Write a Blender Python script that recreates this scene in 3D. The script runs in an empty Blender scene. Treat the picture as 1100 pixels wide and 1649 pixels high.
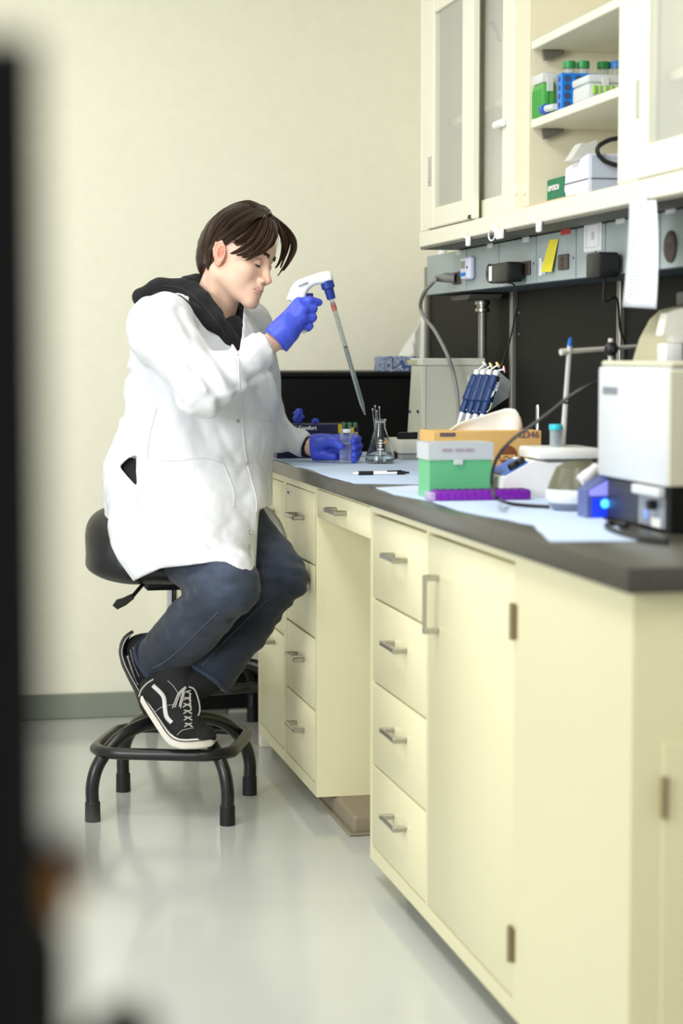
import bpy, bmesh, math, random
import numpy as np
from mathutils import Vector, Matrix

SC = bpy.context.scene
COL = SC.collection
PI = math.pi

# ------------------------------------------------------------------ camera, world, lights, exposure
F_PX = 70 / 36 * 1649                     # 70 mm lens on a full frame held upright
PITCH = math.atan(258 / F_PX)
YAW = math.atan(679 / F_PX * math.cos(PITCH))
CAM = np.array([0.0, 0.0, 1.22])
FW = np.array([math.sin(YAW) * math.cos(PITCH), math.cos(YAW) * math.cos(PITCH), -math.sin(PITCH)])
RT = np.array([math.cos(YAW), -math.sin(YAW), 0.0])
UP = np.cross(RT, FW)

cd = bpy.data.cameras.new('camera')
cd.sensor_fit = 'VERTICAL'; cd.sensor_height = 36; cd.sensor_width = 24; cd.lens = 70
cd.clip_start = 0.05; cd.clip_end = 60
cd.dof.use_dof = True; cd.dof.focus_distance = 5.15; cd.dof.aperture_fstop = 2.8
cam = bpy.data.objects.new('camera', cd); COL.objects.link(cam)
cam.location = CAM
cam.rotation_euler = Matrix((RT, UP, -FW)).transposed().to_euler()
SC.camera = cam

W = bpy.data.worlds.new('world'); SC.world = W; W.use_nodes = True
W.node_tree.nodes['Background'].inputs[0].default_value = (0.92, 0.96, 1.0, 1)
W.node_tree.nodes['Background'].inputs[1].default_value = 0.62

def area(name, loc, target, sx, sy, power, col=(1, 1, 1)):
    l = bpy.data.lights.new(name, 'AREA'); l.shape = 'RECTANGLE'; l.size = sx; l.size_y = sy
    l.energy = power; l.color = col
    o = bpy.data.objects.new(name, l); COL.objects.link(o); o.location = loc
    d = Vector(target) - Vector(loc)
    o.rotation_euler = d.to_track_quat('-Z', 'Y').to_euler()
    return o
# soft key lamp added unseen on the left as main light, troffers overhead
key0 = area('left_key_light', (-2.3, 1.6, 1.9), (0.9, 5.4, 1.2), 2.0, 1.5, 36, (0.97, 0.985, 1.0))
key0.data.spread = math.radians(95)
for (x, y, e) in ((0.1, 3.4, 29), (0.1, 5.2, 10), (-1.6, 4.0, 12), (0.4, 1.2, 20)):
    area('troffer_light', (x, y, 2.70), (x, y, 0), 0.55, 1.2, e, (1.0, 0.99, 0.965))

SC.view_settings.view_transform = 'Standard'
SC.view_settings.look = 'None'
SC.view_settings.exposure = 0.14
SC.view_settings.gamma = 1.0
SC.view_settings.use_curve_mapping = False

# ------------------------------------------------------------------ pixel -> point helpers (used to measure the place)
def P(x, y, X=None, Y=None, Z=None):
    d = FW + RT * (x - 550) / F_PX - UP * (y - 824.5) / F_PX
    t = X / d[0] if X is not None else (Y / d[1] if Y is not None else (Z - CAM[2]) / d[2])
    return CAM + d * t

# ------------------------------------------------------------------ materials
def lin(c):
    return tuple(((v / 255) / 12.92 if v / 255 <= 0.04045 else ((v / 255 + 0.055) / 1.055) ** 2.4) for v in c)
MATS = {}
def mat(name, rgb, rough=0.5, metal=0.0, var=0.04, scale=30, bump=0.0, bscale=80, spec=0.5, trans=0.0, alpha=1.0,
        emit=0.0, coat=0.0, stretch=None, sheen=0.0, sss=0.0, ior=1.45, bdist=0.002):
    """Principled material whose colour drifts by a noise texture in object space"""
    if name in MATS: return MATS[name]
    m = bpy.data.materials.new(name); m.use_nodes = True; MATS[name] = m
    nt = m.node_tree; b = nt.nodes['Principled BSDF']; L = nt.links
    c = lin(rgb)
    tc = nt.nodes.new('ShaderNodeTexCoord'); mp = nt.nodes.new('ShaderNodeMapping')
    if stretch: mp.inputs['Scale'].default_value = stretch
    L.new(tc.outputs['Object'], mp.inputs[0])
    nz = nt.nodes.new('ShaderNodeTexNoise'); nz.inputs['Scale'].default_value = scale; nz.inputs['Detail'].default_value = 4
    L.new(mp.outputs[0], nz.inputs['Vector'])
    mx = nt.nodes.new('ShaderNodeMix'); mx.data_type = 'RGBA'
    mx.inputs['A'].default_value = tuple(max(0, v * (1 - var)) for v in c) + (1,)
    mx.inputs['B'].default_value = tuple(min(1, v * (1 + var)) for v in c) + (1,)
    L.new(nz.outputs['Fac'], mx.inputs['Factor'])
    L.new(mx.outputs['Result'], b.inputs['Base Color'])
    b.inputs['Roughness'].default_value = rough; b.inputs['Metallic'].default_value = metal
    b.inputs['Specular IOR Level'].default_value = spec; b.inputs['IOR'].default_value = ior
    b.inputs['Transmission Weight'].default_value = trans
    b.inputs['Alpha'].default_value = alpha
    b.inputs['Coat Weight'].default_value = coat; b.inputs['Coat Roughness'].default_value = 0.42
    if sheen: b.inputs['Sheen Weight'].default_value = sheen
    if sss:
        b.inputs['Subsurface Weight'].default_value = sss
        b.inputs['Subsurface Radius'].default_value = (0.6, 0.25, 0.15); b.inputs['Subsurface Scale'].default_value = 0.008
    if emit:
        L.new(mx.outputs['Result'], b.inputs['Emission Color']); b.inputs['Emission Strength'].default_value = emit
    if bump:
        n2 = nt.nodes.new('ShaderNodeTexNoise'); n2.inputs['Scale'].default_value = bscale; n2.inputs['Detail'].default_value = 5
        L.new(mp.outputs[0], n2.inputs['Vector'])
        bp = nt.nodes.new('ShaderNodeBump'); bp.inputs['Strength'].default_value = bump; bp.inputs['Distance'].default_value = bdist
        L.new(n2.outputs['Fac'], bp.inputs['Height']); L.new(bp.outputs[0], b.inputs['Normal'])
    return m

def clear(name, rgb, haze=0.12, rough=0.05, edge=0.35):
    """thin clear plastic or glass sheet: mostly transparent, glossy and hazier at grazing angles"""
    if name in MATS: return MATS[name]
    m = bpy.data.materials.new(name); m.use_nodes = True; MATS[name] = m
    nt = m.node_tree; L = nt.links; b = nt.nodes['Principled BSDF']; out = nt.nodes['Material Output']
    tc = nt.nodes.new('ShaderNodeTexCoord'); nz = nt.nodes.new('ShaderNodeTexNoise'); nz.inputs['Scale'].default_value = 25
    L.new(tc.outputs['Object'], nz.inputs['Vector'])
    c = lin(rgb); mx = nt.nodes.new('ShaderNodeMix'); mx.data_type = 'RGBA'
    mx.inputs['A'].default_value = tuple(v * .97 for v in c) + (1,); mx.inputs['B'].default_value = c + (1,)
    L.new(nz.outputs['Fac'], mx.inputs['Factor']); L.new(mx.outputs['Result'], b.inputs['Base Color'])
    b.inputs['Roughness'].default_value = rough; b.inputs['Specular IOR Level'].default_value = 0.5
    tr = nt.nodes.new('ShaderNodeBsdfTransparent'); tr.inputs[0].default_value = tuple(0.6 + 0.4 * v for v in c) + (1,)
    lw = nt.nodes.new('ShaderNodeLayerWeight'); lw.inputs['Blend'].default_value = 0.25
    ma = nt.nodes.new('ShaderNodeMath'); ma.operation = 'MULTIPLY_ADD'
    ma.inputs[1].default_value = edge; ma.inputs[2].default_value = haze
    L.new(lw.outputs['Facing'], ma.inputs[0])
    ms = nt.nodes.new('ShaderNodeMixShader'); L.new(ma.outputs[0], ms.inputs[0]); L.new(tr.outputs[0], ms.inputs[1]); L.new(b.outputs[0], ms.inputs[2])
    L.new(ms.outputs[0], out.inputs['Surface'])
    return m

# ------------------------------------------------------------------ mesh builder
class MB:
    def __init__(s): s.v = []; s.f = []
    def add(s, vs, fs):
        n = len(s.v); s.v += [tuple(map(float, v)) for v in vs]; s.f += [tuple(i + n for i in f) for f in fs]; return s
    def bm(s, b):
        b.verts.index_update(); s.add([v.co[:] for v in b.verts], [[v.index for v in f.verts] for f in b.faces]); b.free(); return s
    def box(s, lo, hi, bev=0.0, M=None, seg=1):
        lo = np.minimum(lo, hi) if True else lo; lo2, hi2 = np.minimum(lo, hi), np.maximum(lo, hi)
        b = bmesh.new(); bmesh.ops.create_cube(b, size=1)
        c = (lo2 + hi2) / 2; d = hi2 - lo2
        for v in b.verts: v.co = Vector((v.co.x * d[0] + c[0], v.co.y * d[1] + c[1], v.co.z * d[2] + c[2]))
        if bev > 0: bmesh.ops.bevel(b, geom=list(b.edges), offset=min(bev, min(d) * .45), segments=seg, affect='EDGES', profile=.5)
        if M is not None: b.transform(M)
        return s.bm(b)
    def tube(s, pts, r, n=10, closed=False, cap=True, smooth=0):
        p = [np.array(q, float) for q in pts]
        rr = list(r) if hasattr(r, '__len__') else [r] * len(p)
        if smooth: p, rr = catmull(p, rr, smooth, closed)
        N = len(p); T = []
        for i in range(N):
            a = p[(i - 1) % N] if closed else p[max(i - 1, 0)]; c = p[(i + 1) % N] if closed else p[min(i + 1, N - 1)]
            t = c - a; T.append(t / (np.linalg.norm(t) + 1e-12))
        u = np.cross(T[0], (0, 0, 1.0));
        if np.linalg.norm(u) < 1e-3: u = np.cross(T[0], (1.0, 0, 0))
        u /= np.linalg.norm(u); vs = []
        for i in range(N):
            u = u - T[i] * (u @ T[i]); u /= np.linalg.norm(u) + 1e-12; w = np.cross(T[i], u)
            for k in range(n):
                a = 2 * PI * k / n; vs.append(p[i] + rr[i] * (math.cos(a) * u + math.sin(a) * w))
        fs = []
        for i in range(N if closed else N - 1):
            j = (i + 1) % N
            for k in range(n): fs.append((i * n + k, i * n + (k + 1) % n, j * n + (k + 1) % n, j * n + k))
        if cap and not closed: fs.append(tuple(range(n))[::-1]); fs.append(tuple((N - 1) * n + k for k in range(n)))
        return s.add(vs, fs)
    def cyl(s, a, b, r1, r2=None, n=20): return s.tube([a, b], [r1, r1 if r2 is None else r2], n)
    def lathe(s, prof, base=(0, 0, 0), axis=(0, 0, 1), n=28, cap0=True, cap1=True):
        """prof: list of (radius, height) along axis"""
        ax = np.array(axis, float); ax /= np.linalg.norm(ax); u = np.cross(ax, (0, 1.0, 0.0))
        if np.linalg.norm(u) < 1e-3: u = np.cross(ax, (1.0, 0, 0))
        u /= np.linalg.norm(u); w = np.cross(ax, u); base = np.array(base, float); vs = []; fs = []
        for (r, h) in prof:
            for k in range(n):
                a = 2 * PI * k / n; vs.append(base + ax * h + r * (math.cos(a) * u + math.sin(a) * w))
        for i in range(len(prof) - 1):
            for k in range(n): fs.append((i * n + k, i * n + (k + 1) % n, (i + 1) * n + (k + 1) % n, (i + 1) * n + k))
        if cap0: fs.append(tuple(range(n))[::-1])
        if cap1: fs.append(tuple((len(prof) - 1) * n + k for k in range(n)))
        return s.add(vs, fs)
    def prism(s, poly, d):
        """polygon of 3D points extruded along vector d"""
        n = len(poly); d = np.array(d, float); a = [np.array(q, float) for q in poly]
        fs = [tuple(range(n)), tuple(range(2 * n - 1, n - 1, -1))] + [(i, n + i, n + (i + 1) % n, (i + 1) % n) for i in range(n)]
        b = bmesh.new(); vv = [b.verts.new(tuple(q)) for q in a] + [b.verts.new(tuple(q + d)) for q in a]
        for f in fs: b.faces.new([vv[i] for i in f])
        bmesh.ops.recalc_face_normals(b, faces=b.faces); return s.bm(b)
    def sphere(s, c, r, n=16, m=10, M=None):
        vs = []; fs = []; r = np.array(r if hasattr(r, '__len__') else (r, r, r), float)
        for i in range(1, m):
            t = PI * i / m
            for k in range(n): vs.append(np.array((math.sin(t) * math.cos(2 * PI * k / n), math.sin(t) * math.sin(2 * PI * k / n), math.cos(t))) * r)
        vs += [np.array((0, 0, 1.0)) * r, np.array((0, 0, -1.0)) * r]; T = len(vs) - 2
        for i in range(m - 2):
            for k in range(n): fs.append((i * n + k, (i + 1) * n + k, (i + 1) * n + (k + 1) % n, i * n + (k + 1) % n))
        for k in range(n): fs.append((T, k, (k + 1) % n)); fs.append((T + 1, (m - 2) * n + (k + 1) % n, (m - 2) * n + k))
        if M is not None: vs = [np.array(M @ Vector(v)) for v in vs]
        return s.add([v + np.array(c, float) for v in vs], fs)

def catmull(p, rr, k, closed=False):
    out = []; ro = []; N = len(p); S = N if closed else N - 1
    for i in range(S):
        g = (lambda j: p[j % N]) if closed else (lambda j: p[min(max(j, 0), N - 1)])
        a, b, c, d = g(i - 1), g(i), g(i + 1), g(i + 2); r0, r1 = rr[i], rr[(i + 1) % N]
        for j in range(k):
            t = j / k
            out.append(.5 * ((2 * b) + (c - a) * t + (2 * a - 5 * b + 4 * c - d) * t * t + (3 * b - a - 3 * c + d) * t ** 3)); ro.append(r0 + (r1 - r0) * t)
    if not closed: out.append(p[-1]); ro.append(rr[-1])
    return out, ro

OFF = {}
def thing(name, label, cat, loc, group=None):
    o = bpy.data.objects.new(name, None); COL.objects.link(o); o.location = tuple(map(float, loc)); o.empty_display_size = .05
    o['label'] = label; o['category'] = cat
    if group: o['group'] = group
    OFF[o.name] = np.array(loc, float); return o
def tag(o, label, cat, group=None):
    o['label'] = label; o['category'] = cat
    if group: o['group'] = group
    return o
def obj(name, mb, m, parent=None, label=None, sharp=35, smooth=True, kind=None, origin=None):
    """links a builder (world coordinates) as ONE mesh object, child of parent"""
    me = bpy.data.meshes.new(name)
    off = OFF[parent.name] if parent else (np.array(origin, float) if origin is not None else np.zeros(3))
    v = np.array(mb.v, float).reshape(-1, 3)
    if parent is None and origin is None and len(v) and kind != 'structure':
        off = np.array([(v[:, 0].min() + v[:, 0].max()) / 2, (v[:, 1].min() + v[:, 1].max()) / 2, v[:, 2].min()])
    me.from_pydata([tuple(q) for q in v - off], [], mb.f); me.update()
    if smooth and len(me.polygons):
        me.polygons.foreach_set('use_smooth', [True] * len(me.polygons)); me.set_sharp_from_angle(angle=math.radians(sharp))
    if m: me.materials.append(m)
    o = bpy.data.objects.new(name, me); COL.objects.link(o)
    if parent: o.parent = parent; OFF[o.name] = off
    else: o.location = tuple(off); OFF[o.name] = off
    if label: o['label'] = label
    if kind: o['kind'] = kind
    return o
def struct(name, mb, m, **k): return obj(name, mb, m, kind='structure', **k)
def copy_tree(o, delta=None, parent=None, label=None):
    c = o.copy(); COL.objects.link(c)
    if parent: c.parent = parent
    if delta is not None: c.location = tuple(np.array(o.location) + np.array(delta))
    if label: c['label'] = label
    for ch in list(o.children): copy_tree(ch, None, c)
    return c
def text(name, body, size, loc, right, up, m, parent, label=None, depth=0.0004, align='LEFT', bold=0.0, squeeze=1.0):
    cu = bpy.data.curves.new('t', 'FONT'); cu.body = body; cu.size = size; cu.align_x = align; cu.extrude = depth; cu.offset = bold; cu.resolution_u = 3
    t = bpy.data.objects.new('t', cu); COL.objects.link(t); me = bpy.data.meshes.new_from_object(t)
    r = np.array(right, float); r /= np.linalg.norm(r); u = np.array(up, float); u -= r * (u @ r); u /= np.linalg.norm(u); n = np.cross(r, u)
    mb = MB(); mb.add([np.array(loc, float) + r * v.co.x * squeeze + u * v.co.y + n * v.co.z for v in me.vertices], [tuple(p.vertices) for p in me.polygons])
    bpy.data.objects.remove(t); bpy.data.curves.remove(cu); bpy.data.meshes.remove(me)
    return obj(name, mb, m, parent, label, smooth=False)
A = np.array
random.seed(7); RNG = np.random.default_rng(7)
# ------------------------------------------------------------------ materials of the place
m_wall = mat('wall_paint', (238, 235, 214), .75, bump=.05, bscale=220)
m_ceil = mat('ceiling_tile', (238, 238, 228), .9, bump=.2, bscale=150)
m_floor = mat('floor_epoxy', (190, 193, 188), .13, var=.10, scale=2.2, bump=.02, bscale=6, spec=.55)
m_base = mat('cove_base', (134, 140, 126), .5)
m_cab = mat('cream_steel', (227, 221, 180), .40, var=.015, scale=8, coat=1.0)
m_cab2 = mat('upper_cream_steel', (231, 228, 208), .36, var=.015, scale=8)
m_gapd = mat('dark_gap', (70, 66, 48), .8)
m_toe = mat('toe_base_vinyl', (132, 121, 100), .45)
m_epoxy = mat('black_epoxy', (68, 66, 60), .26, var=.2, scale=60, bump=.06, bscale=300)
m_black = mat('matte_black_panel', (15, 15, 14), .55, var=.12, spec=.22)
m_steel = mat('brushed_steel', (178, 175, 165), .32, metal=1.0, var=.08, scale=60, stretch=(1, 1, 8))
m_chrome = mat('chrome', (215, 215, 212), .12, metal=1.0)
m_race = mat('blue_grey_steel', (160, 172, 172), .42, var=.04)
m_under = mat('shade_and_steel_grey', (104, 102, 92), .6)  # shade under the wall cabinet as a colour; also plain grey fittings
m_alum = mat('aluminium_strip', (150, 148, 138), .4, metal=.7)
m_white = mat('white_plastic', (238, 238, 236), .35)
m_blackpl = mat('black_plastic', (24, 24, 25), .4, var=.1, bump=.05, bscale=400)
m_ink = mat('dark_ink', (38, 38, 44), .7)
m_label = mat('white_label', (235, 236, 234), .6)
m_brown = mat('brown_outlet', (72, 60, 52), .45)
m_glass = clear('pane_glass', (242, 243, 234), haze=.17, edge=.3)  # white haze imitates ambient reflection on the panes
m_hinge = mat('bronze_hinge', (150, 136, 104), .4, metal=.5)

# ------------------------------------------------------------------ the room
YW = 6.615; XW = 1.78
struct('floor', MB().box((-3, -1.5, -.06), (2.2, YW + .1, 0)), m_floor)
struct('wall_back', MB().box((-3, YW, 0), (2.2, YW + .1, 2.75)), m_wall)
struct('wall_right', MB().box((XW, -1.5, 0), (XW + .1, YW, 2.75)), m_wall)
struct('ceiling', MB().box((-3, -1.5, 2.75), (2.2, YW + .1, 2.8)), m_ceil)
struct('baseboard_back', MB().box((-3, YW - .012, 0), (1.0, YW, .085), .004), m_base)

# ------------------------------------------------------------------ base cabinets
XF = 1.0
def pull(parent, yc, z, length=.115, label=None):
    """flat bar pull: bar parallel to the front on two stand-offs"""
    b = MB()
    x0, x1 = XF - .032, XF - .0005
    b.box((x0, yc - length / 2, z - .005), (x0 + .008, yc + length / 2, z + .005), .002)
    for s in (-1, 1): b.box((x0, yc + s * length / 2 - .006, z - .006), (x1, yc + s * length / 2 + .006, z + .006), .002)
    return obj('handle', b, m_steel, parent)
def drawer(parent, y0, y1, z0, z1, name='drawer', hy=None, hz=None, handle=True, label=None):
    d = obj(name, MB().box((XF, y0 + .0025, z0 + .0025), (XF + .02, y1 - .0025, z1 - .0025), .003, seg=2), m_cab, parent, label)
    if handle: pull(d, (y0 + y1) / 2 if hy is None else hy, z0 + (z1 - z0) * .5 if hz is None else hz)
    return d
def carcass(parent, y0, y1, z0=.054, z1=.876, frame=.02, floor_=.032, top=.022):
    b = MB()
    b.box((XF + .0216, y0, z0), (1.62, y1, z1))                                 # box behind the fronts
    b.box((XF, y0, z0), (XF + .0215, y0 + frame, z1)); b.box((XF, y1 - frame, z0), (XF + .0215, y1, z1))
    b.box((XF, y0 + frame, z0), (XF + .0215, y1 - frame, z0 + floor_)); b.box((XF, y0 + frame, z1 - top), (XF + .0215, y1 - frame, z1))
    obj('body', b, m_cab, parent)
    # dark reveal behind the joints between the fronts
    obj('reveal', MB().box((XF + .0203, y0 + frame, z0 + floor_), (XF + .0214, y1 - frame, z1 - top)), m_gapd, parent)

A1 = thing('base_cabinet', 'far cream drawer cabinet at the end of the bench, deep bottom drawer behind the stool', 'cabinet', (XF, 5.74, .054), 'cream base cabinets under the bench')
carcass(A1, 5.51, 5.968)
ZB = [.086, .278, .470, .662, .854]
drawer(A1, 5.53, 5.948, .086, .415, hz=.375); drawer(A1, 5.53, 5.948, .415, .662); drawer(A1, 5.53, 5.948, .662, .854)
B1 = thing('base_cabinet', 'cream four-drawer cabinet beside the knee space, behind the seated man\'s knee', 'cabinet', (XF, 5.28, .054), 'cream base cabinets under the bench')
carcass(B1, 5.053, 5.508)
for k in range(4):
    d = drawer(B1, 5.075, 5.488, ZB[k], ZB[k + 1], hz=ZB[k] + .115)
    if k == 3:
        obj('drawer_label', MB().box((XF - .0006, 5.42, .820), (XF, 5.475, .838)), m_label, d, 'small white number label')
        text('label_print', '4217', .011, (XF - .0009, 5.465, .825), (0, -1, 0), (0, 0, 1), m_ink, d)
K1 = thing('knee_space_drawer', 'shallow cream drawer spanning the open knee space under the bench', 'drawer', (XF, 4.735, .79))
kb = MB().box((XF + .0205, 4.421, .80), (1.55, 5.049, .8755)); kb.box((XF, 4.421, .868), (XF + .02, 5.049, .8755)); obj('tray', kb, m_cab, K1)
drawer(K1, 4.421, 5.049, .79, .868, 'drawer_front', hy=4.74, hz=.832)
C1 = thing('base_cabinet', 'large near cream cabinet with four drawers, a tall door and a yellow end panel', 'cabinet', (XF, 3.55, .054), 'cream base cabinets under the bench')
b = MB(); b.box((XF + .0216, 2.70, .054), (1.66, 4.417, .876)); Y0, Y1 = 2.70, 4.417
b.box((XF, Y1 - .02, .054), (XF + .0215, Y1, .876)); b.box((XF, 2.70, .054), (XF + .0215, Y1 - .02, .086)); b.box((XF, 2.70, .858), (XF + .0215, Y1 - .02, .876))
b.box((XF, 3.882, .086), (XF + .0215, 3.900, .858)); b.box((XF, 2.70, .086), (XF + .0215, 3.285, .858))
obj('body', b, m_cab, C1)
obj('reveal', MB().box((XF + .0203, 3.285, .086), (XF + .0214, Y1 - .02, .858)), mat('pale_gap', (176, 170, 132), .8), C1)
for k in range(4): drawer(C1, 3.900, 4.397, ZB[k], ZB[k + 1], hz=ZB[k] + .118, hy=4.125)
dr = obj('door', MB().box((XF, 3.2875, .0885), (XF + .02, 3.8795, .8515), .003, seg=2), m_cab, C1)
hb = MB(); hb.box((XF - .032, 3.800, .665), (XF - .024, 3.810, .775), .002)
for z in (.667, .773): hb.box((XF - .032, 3.799, z - .006), (XF, 3.811, z + .006), .002)
obj('handle', hb, m_steel, dr, 'upright steel door handle')
for z in (.755, .185):
    hg = MB(); hg.cyl((XF - .004, 3.286, z - .032), (XF - .004, 3.286, z + .032), .006, n=10); hg.box((XF - .0015, 3.268, z - .03), (XF, 3.304, z + .03)); obj('hinge', hg, m_hinge, C1)
# access door in the end panel
ed = obj('end_door', MB().box((1.045, 2.692, -.02 + .09), (1.60, 2.70, .655), .002), m_cab, C1)
hg = MB(); hg.cyl((1.047, 2.688, .545), (1.047, 2.688, .605), .006, n=10); obj('hinge', hg, m_hinge, ed)
obj('plinth', MB().box((1.045, 2.76, 0), (1.62, 4.24, .054)), m_gapd, C1)  # toe-recess shadow put into the plinth's dark colour
tb = MB().box((1.05, 4.84, 0), (1.62, 5.93, .0535), .012, seg=3); tb.box((1.04, 4.83, 0), (1.62, 5.94, .008), .003)
tag(obj('toe_base', tb, m_toe), 'brown vinyl toe base under the cabinets beside the stool', 'base')

# worktop with its blunt front edge
ct = MB().box((.978, 2.665, .8765), (1.765, 4.72, .914), .004, seg=2); ct.box((.978, 4.722, .8765), (1.765, 5.972, .914), .004, seg=2)
tag(obj('worktop', ct, m_epoxy), 'long black epoxy worktop running over the cream cabinets', 'worktop')

# corner table beyond the bench, its pale back panel seen under the man's jeans
T1 = thing('corner_table', 'pale table against the back wall in the corner beyond the bench', 'table', (1.35, 6.3, 0))
obj('tabletop', MB().box((1.0, 5.985, .70), (1.765, 6.60, .735), .004), m_cab, T1)
obj('back_panel', MB().box((.80, 6.565, .16), (1.765, 6.595, .70), .003), m_cab2, T1)
obj('rail', MB().box((.80, 6.535, .245), (1.765, 6.565, .27), .003), m_cab2, T1)
for (x, y) in ((.82, 6.55), (1.73, 6.02), (1.73, 6.55), (1.03, 6.02)): obj('leg', MB().box((x - .02, y - .02, 0), (x + .02, y + .015, .70), .003), m_cab2, T1)
obj('plinth', MB().box((.845, 6.575, .02), (1.765, 6.6, .158)), m_black, T1)
# black storage box on the table: its front closes the view behind the flask
S1 = thing('black_storage_case', 'wide matte black case on the corner table behind the glove box and flask', 'case', (1.36, 6.3, .735))
obj('case_body', MB().box((.96, 5.99, .7355), (1.60, 6.58, 1.140), .004), m_black, S1)
obj('case_lid', MB().box((.957, 5.986, 1.142), (1.603, 6.584, 1.158), .004), m_black, S1)
# patterned tissue box on it
px = thing('tissue_box', 'blue and white floral tissue box on top of the black case', 'tissue box', (1.5, 6.3, 1.158))
m_flor = mat('blue_floral', (222, 224, 226), .6)
def floral(m):
    nt = m.node_tree; L = nt.links; b_ = nt.nodes['Principled BSDF']; tc = nt.nodes.new('ShaderNodeTexCoord')
    n = nt.nodes.new('ShaderNodeTexWave'); n.wave_type = 'RINGS'; n.inputs['Scale'].default_value = 20; n.inputs['Distortion'].default_value = 14; n.inputs['Detail'].default_value = 1; n.inputs['Detail Scale'].default_value = 1.6
    L.new(tc.outputs['Object'], n.inputs['Vector']); r = nt.nodes.new('ShaderNodeValToRGB'); r.color_ramp.interpolation = 'CONSTANT'
    r.color_ramp.elements[0].color = lin((88, 112, 168)) + (1,); r.color_ramp.elements[1].position = .52; r.color_ramp.elements[1].color = lin((226, 228, 228)) + (1,)
    e = r.color_ramp.elements.new(.85); e.color = lin((150, 170, 205)) + (1,)
    L.new(n.outputs['Fac'], r.inputs[0]); L.new(r.outputs[0], b_.inputs['Base Color'])
floral(m_flor)
a0 = P(603, 590, Y=6.18); a1 = P(660, 590, Y=6.06)
obj('carton', MB().box((a0[0], 6.06, 1.1585), (a1[0] + .03, 6.18, 1.206), .002), m_flor, px)
obj('slot', MB().box((a0[0] + .04, 6.10, 1.2055), (a1[0], 6.14, 1.2075)), m_label, px)
# white sheet hanging in the corner by the wall
sv = []; sf = []
nu, nv = 14, 12
for i in range(nu):
    for j in range(nv):
        u, v = i / (nu - 1), j / (nv - 1)
        top = P(638 + 50 * u, 592 - 95 * u ** .8, Y=6.53); p = A(top) * 1.0; p[2] = top[2] * (1 - v) + (1.165) * v
        p[1] += .018 * math.sin(u * 9 + v * 2) - .05 * v; sv.append(p)
for i in range(nu - 1):
    for j in range(nv - 1): sf.append((i * nv + j, (i + 1) * nv + j, (i + 1) * nv + j + 1, i * nv + j + 1))
sh = obj('white_sheet', MB().add(sv, sf), mat('white_plastic_film', (240, 240, 234), .35, bump=.15, bscale=25))
tag(sh, 'white plastic sheet bunched in the corner behind the patterned tissue box', 'sheet'); s_ = sh.modifiers.new('thickness', 'SOLIDIFY'); s_.thickness = .004

# ------------------------------------------------------------------ black back panel under the raceway
bp = thing('bench_back_panel', 'black panel with thin metal strips behind the bench, under the grey sockets', 'panel', (1.66, 4.6, .914))
ys = [2.6, 3.6, 4.56, 5.45, 6.43]
for k in range(4): obj('panel', MB().box((1.652, ys[k] + .012, .9145), (1.668, ys[k + 1] - .012, 1.50), .002), m_black, bp)
for y in ys[1:]: obj('strip', MB().box((1.640, y - .012, .9145), (1.668, y + .012, 1.50), .003), m_alum, bp)
for y, z in ((5.40, 1.33), (5.40, 1.27)): obj('screw', MB().cyl((1.652, y, z), (1.649, y, z), .004, n=8), m_alum, bp)
# conduit from raceway to bench
cp = P(777, 520, X=1.612)
cg = thing('conduit_pipe', 'galvanised conduit pipe dropping from the sockets to the bench behind the balance', 'pipe', (1.612, cp[1], .914))
obj('pipe', MB().cyl((1.612, cp[1], .9145), (1.612, cp[1], 1.37), .0125, n=16), mat('galvanised', (150, 150, 142), .45, metal=.8, var=.2, scale=90), cg)
ft = MB().lathe([(.018, 1.335), (.021, 1.337), (.021, 1.347), (.016, 1.350), (.016, 1.355), (.022, 1.357), (.022, 1.368), (.014, 1.370)], (1.612, cp[1], 0)); obj('fitting', ft, m_steel, cg)
obj('flange', MB().prism([(1.54, cp[1] - .13, 1.384), (1.54, cp[1] + .10, 1.384), (1.54, cp[1] + .07, 1.370), (1.54, cp[1] - .10, 1.370)], (.095, 0, 0)), m_under, cg)
# ------------------------------------------------------------------ wall cabinets with glass doors
X1 = 1.394; XBK = 1.745; ZB0, ZL = 1.515, 1.558; ZT = 2.32
UC = thing('wall_cabinet', 'cream glass-door wall cabinet above the bench with its middle bay open', 'wall cabinet', (X1, 4.4, ZB0))
YA, YD = 5.525, 2.9
obj('bottom', MB().box((X1, YD, ZB0), (XBK, YA + .01, ZL), .003), m_cab2, UC)
obj('shaded_underside', MB().box((X1 + .004, YD, ZB0 - .006), (XBK, YA + .008, ZB0 - .0005)), m_under, UC)  # cabinet's under-shade painted as a thin grey slab
obj('top', MB().box((X1, YD, ZT), (XBK, YA, ZT + .03)), m_cab2, UC)
obj('back', MB().box((XBK - .012, YD, ZL), (XBK, YA, ZT)), m_cab2, UC)
obj('side_panel', MB().box((X1, YA - .02, ZL), (XBK - .013, YA, ZT), .002), m_cab2, UC)
y_mull = (P(825, 200, X=X1 + .03)[1], P(853, 200, X=X1 + .03)[1]); y_post = (P(995, 200, X=X1)[1], P(1025, 200, X=X1)[1])
obj('stile', MB().box((X1, 5.434, ZL), (X1 + .02, YA - .0205, ZT), .002), m_cab2, UC)
dv = MB().box((X1 + .0451, y_mull[1], ZL), (XBK - .013, y_mull[1] + .018, ZT)); dv.box((X1 + .0475 - .0175, y_mull[1], ZL), (X1 + .045, y_mull[0] + .06, ZT))
obj('divider', dv, mat('inner_cream', (222, 215, 188), .45), UC)
for q in (0, 1):
    c = P(832 + 13 * q, 306, X=X1 + .03); obj('plug', MB().cyl(c, c - A((.003, 0, 0)), .012, n=14), m_cab2, UC)
pst = MB().box((X1, y_post[1], ZL), (X1 + .045, y_post[0], ZT), .003); obj('post', pst, m_cab2, UC)
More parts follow.
